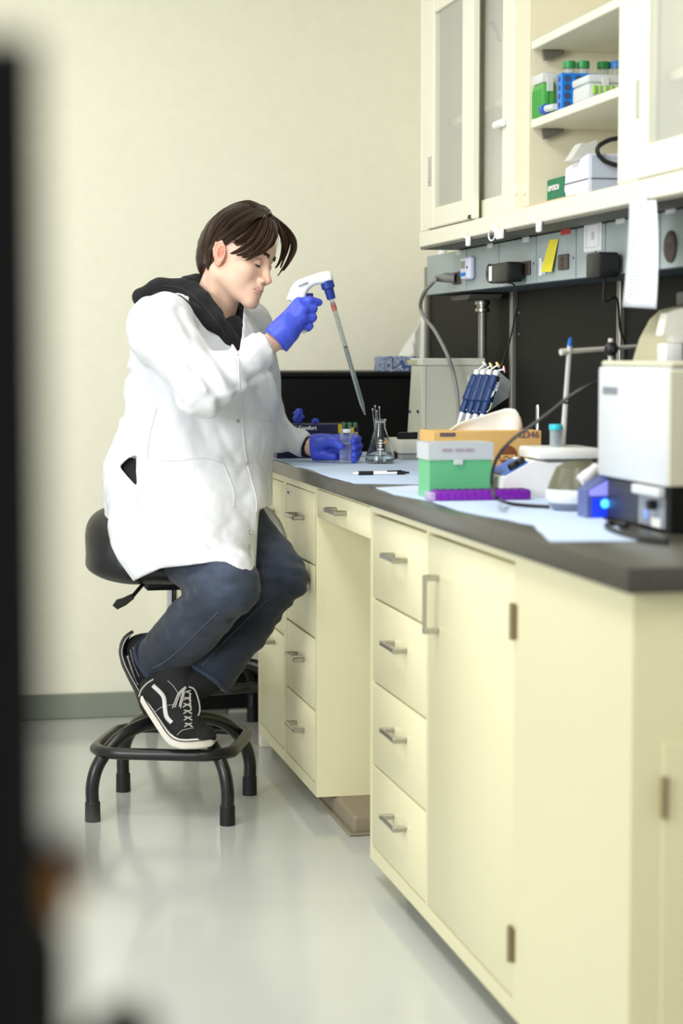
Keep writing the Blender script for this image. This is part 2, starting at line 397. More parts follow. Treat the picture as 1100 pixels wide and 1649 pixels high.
obj('partition', MB().box((X1 + .05, y_post[1], ZL), (XBK - .013, y_post[1] + .018, ZT)), m_cab2, UC)
def glass_door(y0, y1, gy0, gy1, z0, z1, gz0, gz1, x, name='door', label=None):
    """framed door; y0 is the far edge"""
    b = MB(); t = .02
    b.box((x, gy0, z0), (x + t, y0, z1), .003); b.box((x, y1, z0), (x + t, gy1, z1), .003)
    b.box((x, gy1, z0), (x + t, gy0, gz0), .003); b.box((x, gy1, gz1), (x + t, gy0, z1), .003)
    d = obj(name, b, m_cab2, UC, label)
    obj('pane', MB().box((x + .008, gy1 + .0003, gz0 + .0003), (x + .012, gy0 - .0003, gz1 - .0003)), m_glass, d)
    return d
Yof = lambda x, X: P(x, 250, X=X)[1]
zd1 = P(740, 330, X=X1)[2]
d1 = glass_door(5.432, Yof(763, X1), Yof(700, X1), Yof(746, X1), ZL + .002, ZT - .01, P(700, 335, X=X1)[2], P(700, 22, X=X1)[2], X1 - .004)
lk = MB(); c = P(692.5, 276, X=X1 - .004); lk.box((c[0] - .002, c[1] - .016, c[2] - .040), (c[0], c[1] + .016, c[2] + .040), .001)
lk.cyl((c[0] - .004, c[1], c[2] - .024), (c[0], c[1], c[2] - .024), .008, n=12); obj('finger_pull', lk, mat('satin_plate', (190, 188, 180), .4, metal=.3), d1)
gp = P(756, 362, X=X1 - .004); obj('guide', MB().box((gp[0] - .001, gp[1] - .014, ZL + .003), (gp[0] + .001, gp[1] + .014, ZL + .013)), m_blackpl, d1)
X2 = X1 + .026
d2 = glass_door(Yof(766, X2), Yof(825, X2), Yof(769, X2), Yof(808, X2), ZL + .002, ZT - .01, P(790, 318, X=X2)[2], ZT - .04, X2)
c = P(805, 201, X=X2 - .004)
obj('finger_pull', MB().box((c[0] - .012, c[1] - .045, c[2] - .008), (c[0] + .004, c[1] + .03, c[2] + .010), .004), m_white, d2)
d3 = glass_door(y_post[1] - .002, 3.02, Yof(1041, X1), 3.10, ZL + .002, ZT - .01, P(1042, 232, X=X1)[2], ZT - .05, X1)
c = P(1028, 153, X=X1); lk = MB().box((c[0] - .002, c[1] - .010, c[2] - .045), (c[0], c[1] + .010, c[2] + .03), .001); obj('finger_pull', lk, mat('satin_plate', (190, 188, 180)), d3)
# shelves: thing parts, each with its brackets
def shelf(y0, y1, ztop, parent=UC, xf=X1 + .031):
    s = obj('shelf', MB().box((xf, y1, ztop - .020), (XBK - .014, y0, ztop), .002), m_cab2, parent)
    return s
sz1 = P(853, 68, X=X1 + .031)[2]; sz2 = P(853, 194, X=X1 + .031)[2]
for z in (sz1, sz2):
    s = shelf(y_mull[1] - .006, y_post[0] - .03, z)
    for (y, x) in ((y_mull[1] - .010, X1 + .075), (y_mull[1] - .010, XBK - .06), (y_post[0] - .02, XBK - .06)):
        b = MB().prism([(x - .02, y, z - .022), (x + .035, y, z - .022), (x + .030, y, z - .030), (x - .015, y, z - .046)], (0, -.012, 0)); obj('shelf_bracket', b, m_under, s)
    c0 = MB().box((XBK - .016, y_post[0] + .1, z - .055), (XBK - .013, y_mull[1] - .1, z - .021)); obj('cleat', c0, m_cab2, s)
zl = P(705, 190, X=X1 + .09)[2]
shelf(YA - .03, y_mull[1] + .025, zl - .03, xf=X1 + .07)
zr = P(1050, 132, X=X1 + .08)[2]
shelf(y_post[1] - .01, 2.95, zr, xf=X1 + .06)
m_tube = clear('clear_plastic', (225, 232, 230), haze=.25, edge=.45)
m_frost = clear('frosted_plastic', (232, 236, 234), haze=.62, rough=.4, edge=.25)
m_green = mat('green_plastic', (74, 160, 72), .4); m_greenf = clear('translucent_green', (88, 176, 84), haze=.75, rough=.35, edge=.2)
m_blue = mat('blue_plastic', (24, 122, 214), .35); m_gcap = mat('green_cap', (40, 138, 70), .4)
# --- contents of the open bay: boxes with one face to the aisle and one towards the bench end
def corner_box(xl, xc, xr, Xf, dmax=9):
    """far edge, near corner and right edge of a box standing with its long face at x = Xf"""
    yc = P(xc, 150, X=Xf)[1]; yf = P(xl, 150, X=Xf)[1]; xr_ = min(P(xr, 150, Y=yc)[0], XBK - .02); return Xf, xr_, yc, yf
XS = X1 + .038; zs2 = sz2 + .0006
def tipbox(xl, xc, xr, yt, yl, label, body, lidm, ribs=True):
    x0, x1, y0, y1 = corner_box(xl, xc, xr, XS); zt = P(xc, yt, X=XS)[2]; zl_ = P(xc, yl, X=XS)[2]
    t = thing('tip_box', label, 'rack', ((x0 + x1) / 2, (y0 + y1) / 2, zs2))
    b = MB().box((x0, y0, zs2), (x1, y1, zl_), .005, seg=2)
    for q in np.linspace(x0 + .010, x1 - .010, max(2, int((x1 - x0) / .016))): b.box((q - .003, y0 - .002, zs2 + .004), (q + .003, y0 + .001, zl_ - .012))
    for q in np.linspace(y0 + .015, y1 - .015, 5): b.box((x0 - .002, q - .003, zs2 + .004), (x0 + .001, q + .003, zl_ - .012))
    obj('box_body', b, body, t)
    obj('lid', MB().box((x0 - .002, y0 - .002, zl_ + .0006), (x1 + .002, y1 + .002, zt), .006, seg=2), lidm, t)
    xm = (x0 + x1) / 2; obj('latch', MB().box((xm - .008, y0 - .0055, zl_ - .02), (xm + .008, y0 - .0024, zl_ + .012), .001), m_frost, t)
    return t, (x0, x1, y0, y1, zl_)
tipbox(855, 874, 896, 116, 133, 'green tip box with frosted lid at the left end of the middle shelf', m_green, m_frost)
x0, x1, y0, y1 = corner_box(897, 904.5, 962, XS); rz = P(904.5, 117, X=XS)[2]
rk = thing('tube_rack', 'bright blue tube rack with round holes on the middle shelf', 'rack', ((x0 + x1) / 2, (y0 + y1) / 2, zs2))
rkb = MB(); t_ = .004
rkb.box((x0, y0, zs2), (x1, y0 + t_, rz), .001); rkb.box((x0, y1 - t_, zs2), (x1, y1, rz), .001); rkb.box((x0, y0 + t_, zs2), (x0 + t_, y1 - t_, rz), .001); rkb.box((x1 - t_, y0 + t_, zs2), (x1, y1 - t_, rz), .001)
rkb.box((x0 + t_, y0 + t_, zs2), (x1 - t_, y1 - t_, zs2 + t_)); rkb.box((x0 + t_, y0 + t_, rz - .03), (x1 - t_, y1 - t_, rz - .026))
obj('frame', rkb, m_blue, rk); m_hole = mat('hole_dark', (60, 74, 116), .5)
for k in range(4):
    z = zs2 + (rz - zs2) * (.14 + .235 * k)
    for i in range(3): obj('hole', MB().lathe([(.0080, 0), (.0080, .0012), (.0055, .0013)], (x0 + .013 + .026 * i, y0 - .0001, z), (0, -1, 0), 14), m_hole, rk)
    obj('hole', MB().lathe([(.0060, 0), (.0060, .0012), (.004, .0013)], (x0 - .0001, (y0 + y1) / 2, z), (-1, 0, 0), 14), m_hole, rk)
def tube50(cx, cy, z0, zt, r, cap, label):
    t = thing('sample_tube', label, 'tube', (cx, cy, z0))
    obj('tube_body', MB().lathe([(r * .3, z0), (r * .92, z0 + r), (r * .92, zt - .0165)], (cx, cy, 0), n=18), m_tube, t)
    obj('cap', MB().lathe([(r * 1.10, zt - .0160), (r * 1.13, zt - .0145), (r * 1.13, zt - .002), (r * 1.06, zt)], (cx, cy, 0), n=24), cap, t)
for (x, yt, dy, cap, l, zb_) in ((917, 99, .018, m_gcap, 'green-capped tube standing in the blue rack, left one', zs2 + .0042), (939, 99, .018, m_gcap, 'green-capped tube standing in the blue rack, right one', zs2 + .0042),
                      (972, 100, .06, m_gcap, 'green-capped tube behind the clear tip box on the shelf', zs2), (993, 99, .05, mat('sky_blue_cap', (70, 140, 215), .4), 'sky blue capped tube behind the clear tip box', zs2)):
    c = P(x, yt, Y=y0 + dy); tube50(c[0], c[1], zb_, c[2], .0132, cap, l)
tb_, (a0b, a1b, b0b, b1b, zlb) = tipbox(922, 948, 1000, 119, 133, 'clear tip box holding green-rimmed tips at the right of the middle shelf', m_frost, m_frost)
gm = MB()
for k in range(8): gm.cyl((a0b + .012 + .013 * k, b0b - .0032, zlb - .024), (a0b + .012 + .013 * k, b0b - .0032, zlb - .006), .0045, n=8)
obj('green_tips', gm, mat('lime_tip', (140, 190, 70), .4), tb_)
c = P(884, 169, X=XS + .004); tl = thing('sample_tube', 'blue-capped small tube lying on its side before the blue rack', 'tube', (XS - .001, c[1] - .03, zs2))
c2 = A((X1 + .0335, c[1] - .012, zs2 + .0125))
obj('tube_body', MB().cyl(c2 + A((.0, -.0005, 0)), c2 + A((0, -.065, -.003)), .0085, .007, 16), m_frost, tl)
obj('cap', MB().cyl(c2 + A((0, .026, 0)), c2, .0115, n=18), mat('royal_blue_cap', (28, 84, 190), .4), tl)
# --- bottom of the bay
zb = ZL + .0006
m_kg = mat('teal_green_card', (26, 116, 80), .55)
XK = X1 + .075; kx0, kx1, ky0, ky1 = corner_box(879, 908, 919, XK); kz = P(908, 283, X=XK)[2]
kt = thing('wipes_box', 'dark green wipes carton with white print at the bottom of the open bay', 'box', ((kx0 + kx1) / 2, (ky0 + ky1) / 2, zb))
obj('carton', MB().box((kx0, ky0, zb), (kx1, ky1, kz), .002), m_kg, kt)
hh = kz - zb; kw = ky1 - ky0
obj('base_band', MB().box((kx0 - .0009, ky0, zb + .001), (kx0 - .0002, ky1, zb + .012)), mat('cream_card', (225, 212, 180), .6), kt)
text('print', 'KIMTECH', hh * .24, (kx0 - .0012, ky1 - kw * .20, zb + hh * .60), (0, -1, 0), (0, 0, 1), m_label, kt, bold=.0005, squeeze=kw * .66 / (hh * .24 * 4.6))
kb = MB()
for (u0, u1, v0, v1) in ((.20, .75, .50, .56), (.20, .55, .40, .425), (.20, .68, .33, .35), (.20, .60, .26, .28), (.24, .44, .88, .93)): kb.box((kx0 - .0016, ky1 - kw * u0, zb + hh * v0), (kx0 - .0010, ky1 - kw * u1, zb + hh * v1))
obj('print_bars', kb, m_label, kt)
m_devw = mat('device_white', (224, 226, 236), .4); m_dev_shade = mat('device_shade_grey', (178, 188, 202), .4)  # the grey is the white casing's shaded side put into colour
def poly(pts, X): return [P(x, y, X=X) for x, y in pts]
XD = X1 + .055; yn = P(948, 290, X=XD)[1]
dp = [(911, 278), (948, 248), (990, 232), (1004, 250), (1004, 300), (948, 309), (930, 305), (909, 290)]
wd = thing('white_vacuum_device', 'white faceted bench device with black hose in the open bay', 'device', (XD + .08, yn + .05, zb))
yf_ = P(909, 290, X=XD)[1]; zt1 = P(948, 247, X=XD)[2]; zt0 = P(909, 272, X=XD)[2]; xr_ = XBK - .06
zz = lambda k: zb + k
vs = [(XD, yf_, zb + .030), (XD, yf_ - .02, zb + .004), (XD, yn + .02, zb + .0), (XD, yn, zb + .004), (XD, yn, zt1), (XD, yf_ - .01, zt0)]
obj('casing', MB().prism(vs, (xr_ - XD, 0, 0)), m_devw, wd)
obj('side_panel', MB().box((XD + .004, yn - .004, zb + .006), (xr_ - .004, yn - .0004, zt1 - .004), .002), m_dev_shade, wd)  # side away from the light, painted greyer
gz = zb + (zt1 - zb) * .42
obj('groove', MB().box((XD - .0009, yn + .001, gz), (XD - .0002, yf_ - .004, gz + .003)).box((XD + .004, yn - .0052, gz), (xr_ - .01, yn - .0043, gz + .003)), mat('groove_grey', (96, 100, 108), .5), wd)
obj('foot', MB().box((XD + .01, yn + .03, zb - .0004), (XD + .05, yn + .06, zb + .0008)), m_blackpl, wd)
yh = yn - .012
obj('hose', MB().tube([P(1000, 222, Y=yh), P(980, 226, Y=yh), P(964, 236, Y=yh), P(963, 247, Y=yh), P(972, 258, Y=yh), P(985, 264, Y=yh), P(1000, 268, Y=yh)], .0052, 8, smooth=6), m_blackpl, wd)
yw = yn + .06; pb = MB().prism([P(x, y, Y=yw) for x, y in ((920, 257), (937, 230), (946, 231), (961, 225), (963, 246), (948, 250), (930, 259))], (0, .05, 0))
obj('plastic_wrap', pb, clear('bag_film', (215, 216, 208), haze=.75, rough=.3), wd, 'crumpled clear plastic wrap')
bx = thing('cardboard_sheet', 'thin tan cardboard sheet lying on the bottom of the open bay', 'cardboard', (X1 + .03, P(890, 320, X=X1 + .03)[1], zb))
obj('sheet', MB().box((X1 + .006, P(925, 320, X=X1 + .01)[1], zb), (X1 + .052, P(846, 330, X=X1 + .01)[1], zb + .003)), mat('tan_card', (214, 180, 140), .7), bx)
# --- left cabinet behind glass
lc = P(786, 115, X=X1 + .2); tag(obj('grey_tubing_loop', MB().tube([lc + A((0, .13 * math.cos(t), .135 * math.sin(t))) for t in np.linspace(-2.3, 2.6, 30)], .006, 8), mat('grey_tubing', (120, 118, 110), .5)), 'loop of grey tubing hanging in the glass cabinet above its shelf', 'tubing')
c = P(777, 306, X=X1 + .07); t = thing('small_vial', 'small blue-topped jar at the bottom behind the right-hand sliding door', 'jar', (X1 + .07, c[1], zb))
obj('jar_body', MB().lathe([(.018, zb), (.02, zb + .004), (.02, zb + .022), (.016, zb + .026)], (X1 + .07, c[1], 0), n=16), m_tube, t)
obj('lid', MB().lathe([(.019, zb + .0265), (.019, zb + .038), (.017, zb + .04)], (X1 + .07, c[1], 0), n=16), m_blue, t)
# --- right cabinet behind glass
m_dk = mat('charcoal_card', (92, 90, 84), .6)
eb = thing('mixer_carton', 'charcoal and gold carton with white letters behind the right glass door', 'box', (X1 + .18, 3.45, zb))
e0 = P(1046, 190, X=X1 + .06)[1]; ez = P(1060, 158, X=X1 + .10)[2]
ey = P(1078, 190, X=X1 + .06)[1]
obj('carton', MB().box((X1 + .10, e0 - .16, zb), (X1 + .31, e0 + .02, ez), .002), m_dk, eb)
for (za, zc, mm, nm) in ((.42, .66, mat('gold_card', (206, 170, 90), .6), 'gold_band'), (.12, .36, m_label, 'label'), (.72, .95, m_label, 'label')):
    h = ez - zb; obj(nm, MB().box((X1 + .0985, e0 - .10, zb + h * za), (X1 + .0998, e0 + .0, zb + h * zc)), mm, eb)
    if nm == 'gold_band': obj(nm, MB().box((X1 + .12, e0 - .1615, zb + h * za), (X1 + .31, e0 - .1602, zb + h * zc)), mm, eb)
text('print', 'EVO', (ez - zb) * .2, (X1 + .115, e0 - .162, zb + (ez - zb) * .72), (1, 0, 0), (0, 0, 1), m_label, eb, bold=.001)
text('print', 'MICR', (ez - zb) * .13, (X1 + .112, e0 - .162, zb + (ez - zb) * .90), (1, 0, 0), (0, 0, 1), m_label, eb, bold=.0005)
dv2 = thing('pipette_aid', 'pale bench device lying on the shelf behind the right glass door', 'device', (X1 + .2, 3.45, zr))
obj('arm', MB().tube([P(1048, 108, X=X1 + .12), P(1068, 96, X=X1 + .13), P(1088, 78, X=X1 + .14)], [.012, .014, .012], 10), mat('pale_grey', (206, 208, 208), .4), dv2)
obj('body', MB().box((X1 + .12, 3.30, zr + .0005), (X1 + .28, 3.44, zr + .10), .015, seg=3), mat('pale_grey', (206, 208, 208), .4), dv2)
obj('bottle', MB().lathe([(.022, zr + .0005), (.024, zr + .01), (.024, zr + .06), (.012, zr + .075), (.012, zr + .085)], (X1 + .10, P(1085, 110, X=X1 + .10)[1], 0), n=16), m_white, dv2)

# ------------------------------------------------------------------ grey socket raceway under the cabinet
XR = 1.50
ra_ = thing('socket_raceway', 'blue-grey steel raceway of socket boxes under the wall cabinet', 'raceway', (XR, 4.5, 1.389))
seams = [5.864, 5.416, 5.097, 4.77, 4.462, 4.259, 3.922, 3.62, 3.30, 3.0]
zr0, zr1 = 1.389, 1.5075
obj('channel', MB().box((XR + .012, seams[-1], zr0), (XR + .14, seams[0], zr1)), mat('seam_grey', (74, 84, 90), .6), ra_)
for k in range(len(seams) - 1):
    bx_ = obj('socket_box', MB().box((XR, seams[k + 1] + .0055, zr0 + .001), (XR + .0115, seams[k] - .0055, zr1 - .001), .0015), m_race, ra_)
    for (yy, zz) in ((seams[k + 1] + .015, zr0 + .05), (seams[k + 1] + .06, zr0 + .055)): obj('screw', MB().cyl((XR, yy, zz), (XR - .0015, yy, zz), .0035, n=8), m_under, bx_)
def race(x, y): return P(x, y, X=XR - .0005)
for (x, y, w, h) in ((738, 407, .05, .012), (789, 396, .05, .012), (847, 386, .055, .013), (999, 355, .055, .014), (1080, 338, .055, .014)):
    c = race(x, y); obj('name_plate', MB().box((XR - .0012, c[1] - w / 2, c[2] - h / 2), (XR, c[1] + w / 2, c[2] + h / 2)), m_label, ra_)
c = race(911, 372); obj('name_plate', MB().box((XR - .0012, c[1] - .035, c[2] - .0085), (XR, c[1] + .035, c[2] + .0085)), mat('red_label', (196, 60, 60), .6), ra_, 'red name plate')
def outlet(x, y, w, h, rnd=False):
    c = race(x, y); b = MB()
    if rnd: b.lathe([(w / 2, 0), (w / 2, .004), (w / 2 - .003, .006)], (XR, c[1], c[2]), (-1, 0, 0), 24)
    else: b.box((XR - .006, c[1] - w / 2, c[2] - h / 2), (XR, c[1] + w / 2, c[2] + h / 2), .002)
    o = obj('outlet', b, m_brown, ra_); s = MB()
    xs_ = XR - .0068
    for dz in ((0,) if rnd else (-h * .22, h * .22)):
        for dy in (-.008, .008): s.box((xs_, c[1] + dy - .0015, c[2] + dz - .005), (xs_ + .0012, c[1] + dy + .0015, c[2] + dz + .005))
        s.cyl((xs_, c[1], c[2] + dz - .008), (xs_ + .001, c[1], c[2] + dz - .008), .003, n=8)
    obj('slots', s, m_blackpl, o)
    return c
o1 = outlet(737, 448, .075, .035); outlet(789, 440, .05, .03, True); o3 = outlet(848, 432, .075, .035); outlet(909, 422, .07, .036); outlet(1081, 397, .065, .036, True)
br = MB().lathe([(.016, 1.46), (.022, 1.463), (.022, 1.50), (.010, 1.53)], (1.56, 5.90, 0)); br.sphere((1.56, 5.90, 1.455), .026)
obj('end_fitting', br, m_white, ra_, 'white rounded end fitting')

# plug and grey cable
pg = thing('plug_and_cable', 'grey plug in the far socket with its thick cable looping down to the bench', 'cable', (XR, o1[1], o1[2]))
obj('plug', MB().tube([(XR - .0072, o1[1], o1[2]), (XR - .03, o1[1] + .015, o1[2] + .002), (XR - .055, o1[1] + .04, o1[2])], [.014, .014, .008], 12), mat('grey_rubber', (130, 130, 126), .5), pg)
e = A((XR - .055, o1[1] + .04, o1[2]))
obj('cable', MB().tube([e, P(700, 452, X=1.43), P(684, 470, X=1.43), P(677, 492, X=1.44), P(684, 512, X=1.45), P(700, 532, X=1.46), P(718, 566, Y=5.47), P(730, 600, Y=5.46), P(737, 640, Y=5.44), P(738, 668, Y=5.43), P(739, 690, Y=5.42)], .0058, 8, smooth=6), mat('grey_cable', (142, 142, 138), .45), pg)
# digital timer
c = race(759, 432); tm = thing('digital_timer', 'white digital timer with blue buttons stuck on the second socket box', 'timer', c)
obj('case', MB().box((XR - .022, c[1] - .045, c[2] - .032), (XR - .0008, c[1] + .045, c[2] + .032), .011, seg=4), mat('timer_white', (226, 230, 246), .35), tm)
obj('screen', MB().box((XR - .0232, c[1] - .012, c[2] + .0), (XR - .0222, c[1] + .030, c[2] + .020), .001), mat('lcd_grey', (128, 132, 122), .3), tm)
for dy in (-.012, .008, .028): obj('button', MB().sphere((XR - .0225, c[1] + dy, c[2] - .017), (.003, .008, .006), 10, 6), m_blue, tm)
obj('socket', MB().box((XR - .0235, c[1] - .037, c[2] - .002), (XR - .0222, c[1] - .030, c[2] + .004)), m_ink, tm)
# black power adapter
def adapter(x0, x1, y0, y1, dep, label, lab=True, prong=None):
    a, b_ = race(x0, (y0 + y1) / 2), race(x1, (y0 + y1) / 2); z1_, z0_ = P(x1, y0, X=XR - dep)[2], P(x1, y1, X=XR - dep)[2]
    t = thing('power_adapter', label, 'adapter', (XR - dep / 2, (a[1] + b_[1]) / 2, z0_))
    obj('block', MB().box((XR - dep, b_[1], z0_), (XR - .012, a[1] - .05, z1_), .006, seg=2), m_blackpl, t)
    obj('pins', MB().box((XR - .0121, b_[1] + .01, z0_ + .006), (XR - .0066, b_[1] + .045, z1_ - .006)), m_blackpl, t)
    if lab: obj('sticker', MB().box((XR - dep - .0008, a[1] - .085, z0_ + .006), (XR - dep - .0002, a[1] - .058, z1_ - .006)), m_label, t)
    return t, A((XR - dep / 2, (b_[1] + a[1] - .05) / 2, z0_))
ad1, q = adapter(810, 850, 416, 449, .055, 'black power adapter with white sticker plugged into the third socket box')
obj('cord', MB().tube([q, P(829, 460, X=1.47), P(834, 482, X=1.48), P(829, 512, X=1.50), P(822, 545, X=1.50), P(814, 572, X=1.5), P(806, 592, X=1.49)], .0022, 6, smooth=5), m_blackpl, ad1)
ad2, q = adapter(972, 1006, 399, 442, .06, 'plain black power adapter beside the hanging paper list', False)
obj('cord', MB().tube([q, q + A((0, 0, -.05)), P(993, 480, X=1.5), P(999, 530, X=1.52), P(1008, 560, X=1.54), P(1003, 600, X=1.55)], .003, 6, smooth=5), m_blackpl, ad2)
# sticky note, tape, switch plate
sn = MB(); c0, c1 = race(885, 386), race(900, 386)
q = [race(886, 386), race(900, 385), race(894, 438), race(877, 438)]
for r in q: r[0] -= .001
q[2][0] -= .008; q[3][0] -= .008
sn.prism(q, (-.0006, 0, 0)); tag(obj('sticky_note', sn, mat('yellow_note', (236, 222, 62), .7)), 'yellow sticky note hanging on the fourth socket box', 'note')
wp = MB(); cc = race(871, 430); wp.box((XR - .004, cc[1] - .012, cc[2] - .022), (XR - .0006, cc[1] + .006, cc[2] + .022), .001); wp.box((XR - .005, cc[1] - .045, cc[2] - .018), (XR - .0006, cc[1] - .022, cc[2] + .012), .001)
tag(obj('white_clip', wp, m_label), 'small white tape tags beside the yellow sticky note', 'tag')
cc = race(955, 380); sp = thing('paper_notice', 'white printed notice card on the fifth socket box', 'notice', cc)
h = .5 * (race(955, 356)[2] - race(955, 405)[2]); w = .5 * (race(941, 380)[1] - race(969, 380)[1])
obj('card', MB().box((XR - .0015, cc[1] - w, cc[2] - h), (XR - .0006, cc[1] + w, cc[2] + h)), m_label, sp)
b = MB(); pm = mat('faint_print', (190, 192, 194), .7)
b.box((XR - .0021, cc[1] - w * .75, cc[2] + h * .72), (XR - .0016, cc[1] + w * .75, cc[2] + h * .76)); b.box((XR - .0021, cc[1] - w * .75, cc[2] - h * .76), (XR - .0016, cc[1] + w * .75, cc[2] - h * .72))
b.box((XR - .0021, cc[1] + w * .70, cc[2] - h * .72), (XR - .0016, cc[1] + w * .75, cc[2] + h * .72)); b.box((XR - .0021, cc[1] - w * .75, cc[2] - h * .72), (XR - .0016, cc[1] - w * .70, cc[2] + h * .72)); b.box((XR - .0021, cc[1] - w * .2, cc[2] - h * .25), (XR - .0016, cc[1] + w * .1, cc[2] + h * .25))
obj('print', b, pm, sp)
# hanging paper list on a hook
XH = X1 - .006
hk = P(1037, 322, X=XH)
pl = thing('paper_list', 'long white printed list hanging from a hook on the cabinet edge', 'paper', hk)
pts = [[1014, 326], [1057, 322], [1061, 400], [1057, 497], [1003, 494], [1011, 410]]
nv = 14; vs = []; fs = []
for j in range(nv):
    v = j / (nv - 1); y0 = 326 + (494 - 326) * v; y1 = 322 + (497 - 322) * v
    xl = 1014 + (-4 * v - 7 * v * v); xr_ = 1057 + 12 * v * (1 - v)
    for i in range(5):
        u = i / 4; p = P(xl + (xr_ - xl) * u, y0 + (y1 - y0) * u, X=XH - .002 - .010 * math.sin(v * 3) * (0.3 + u) - .02 * v); vs.append(p)
for j in range(nv - 1):
    for i in range(4): fs.append((j * 5 + i, j * 5 + i + 1, (j + 1) * 5 + i + 1, (j + 1) * 5 + i))
sh = obj('sheet', MB().add(vs, fs), mat('paper', (232, 234, 240), .8), pl); md = sh.modifiers.new('thickness', 'SOLIDIFY'); md.thickness = .0008
b = MB()
def onsheet(u, v):
    y0 = 326 + 168 * v; y1 = 322 + 175 * v; xl = 1014 + (-4 * v - 7 * v * v); xr_ = 1057 + 12 * v * (1 - v)
    return P(xl + (xr_ - xl) * u, y0 + (y1 - y0) * u, X=XH - .002 - .010 * math.sin(v * 3) * (0.3 + u) - .02 * v) - A((.0016, 0, 0))
for k, v in enumerate(np.linspace(.12, .9, 24)):
    u0 = .14 + .1 * (k % 5 == 0); u1 = u0 + RNG.uniform(.12, .6); b.add([onsheet(u0, v), onsheet(u1, v), onsheet(u1, v + .007), onsheet(u0, v + .007)], [(0, 1, 2, 3)])
obj('print', b, mat('grey_print', (132, 134, 150), .8), pl)
obj('hook', MB().box((XH - .012, hk[1] - .012, hk[2] - .012), (XH + .006, hk[1] + .012, hk[2] + .01), .003), m_white, pl)
# white adhesive hooks under the lip
for k, (x, y, ring, lab) in enumerate(((755, 385, 0, 'white adhesive hook on the cabinet lip, nearest the back wall'), (805, 373, 1, 'larger white hook with a wire ring on the cabinet lip above the timer'), (869, 361, 0, 'white adhesive hook on the cabinet lip above the sticky note'))):
    c = P(x, y, X=X1 - .002) - A((0, 0, .006)); t = thing('adhesive_hook', lab, 'hook', c, 'white hooks along the cabinet edge')
    w = .018 if not ring else .035
    obj('plate', MB().box((X1 - .010, c[1] - w, c[2] - .013), (X1 - .0005, c[1] + w * .4, c[2] + .013), .004, seg=2), m_white, t)
    obj('hook_arm', MB().tube([(X1 - .010, c[1] - .003, c[2] + .008), (X1 - .016, c[1], c[2] + .016), (X1 - .012, c[1] + .012, c[2] + .024)], .0028, 6, smooth=3), m_white, t)
    if ring: obj('ring', MB().tube([c + A((-.010, .035 + .028 * math.cos(a), .014 * math.sin(a))) for a in np.linspace(0, 2 * PI, 18)[:-1]], .0022, 6, closed=True), m_white, t)
# ------------------------------------------------------------------ things on the bench
ZC = .9142
m_pad = mat('blue_pad', (196, 214, 240), .85, bump=.12, bscale=60, bdist=.003)
def pad(pts, label, z=ZC, h=.0014):
    """quilted absorbent sheet with a wavy outline"""
    out = []
    n = len(pts)
    for i in range(n):
        a, b_ = A(pts[i]), A(pts[(i + 1) % n]); L = np.linalg.norm(b_ - a); k = max(1, int(L / .05))
        for j in range(k):
            q = a + (b_ - a) * j / k; out.append((q[0] + RNG.normal(0, .0015), q[1] + RNG.normal(0, .0015), z))
    o = obj('absorbent_pad', MB().prism(out, (0, 0, h)), m_pad); tag(o, label, 'pad'); return o
pad([(.985, 5.93), (.985, 5.45), (.972, 5.20), (.985, 5.17), (.99, 5.09), (.975, 4.80), (.985, 4.52), (1.12, 4.46), (1.52, 4.46), (1.52, 5.93)], 'blue absorbent pad under the flask and the gloved hand')
pad([(1.00, 4.36), (.99, 4.15), (1.02, 3.93), (1.01, 3.7), (1.055, 3.36), (.99, 3.06), (1.13, 3.04), (1.23, 3.5), (1.35, 3.9), (1.45, 4.40), (1.1, 4.41)], 'blue absorbent pad under the tip box and purple rack')
ZP = ZC + .0016
# --- Erlenmeyer flask
m_flask = mat('borosilicate', (245, 248, 246), .02, trans=1.0, var=.005, ior=1.46)
m_water = mat('water', (238, 246, 248), .02, trans=1.0, var=.005, ior=1.33)
fx, fy = 1.230, 5.315
fl = thing('erlenmeyer_flask', 'clear conical glass flask of water standing right of the gloved hand', 'flask', (fx, fy, ZP))
R = .0405
outer = [(0, 0), (R - .004, 0), (R, .004), (R, .010), (R * .93, .024), (.0145, .098), (.0145, .115), (.0175, .118), (.0175, .121)]
inner = [(.0145, .121), (.0128, .116), (.0128, .098), (R * .93 - .0018, .0245), (R - .0018, .010), (R - .005, .003), (0, .0025)]
obj('glass', MB().lathe([(max(r, .0001), h + ZP) for r, h in outer + inner], (fx, fy, 0), n=40, cap0=False, cap1=False), m_flask, fl, sharp=60)
wl = [(.0001, .0026), (R - .0052, .0031), (R - .0019, .0101), (R * .955 - .0018, .0205), (.0001, .0206)]
obj('water', MB().lathe([(r, h + ZP) for r, h in wl], (fx, fy, 0), n=40, cap0=False, cap1=False), m_water, fl, sharp=60)
def on_cone(ang, h):
    r = R * .93 + (h - .024) / (.098 - .024) * (.0145 - R * .93) + .0004
    return A((fx + r * math.cos(ang), fy + r * math.sin(ang), ZP + h))
b = MB()
for (a0_, a1_, h) in ((-1.9, -1.55, .062), (-1.95, -1.5, .055), (-1.9, -1.62, .048), (-2.0, -1.5, .038)):
    aa = np.linspace(a0_, a1_, 6)
    for i in range(5): b.add([on_cone(aa[i], h), on_cone(aa[i + 1], h), on_cone(aa[i + 1], h + .0022), on_cone(aa[i], h + .0022)], [(0, 1, 2, 3)])
obj('white_scale', b, m_label, fl)
aa = np.linspace(-1.42, -1.15, 5); b = MB()
for i in range(4): b.add([on_cone(aa[i], .055), on_cone(aa[i + 1], .055), on_cone(aa[i + 1], .061), on_cone(aa[i], .061)], [(0, 1, 2, 3)])
obj('orange_mark', b, mat('orange_print', (240, 160, 50), .5), fl)
m_rod = mat('rod_glass', (225, 228, 228), .05, trans=.8, var=.01)
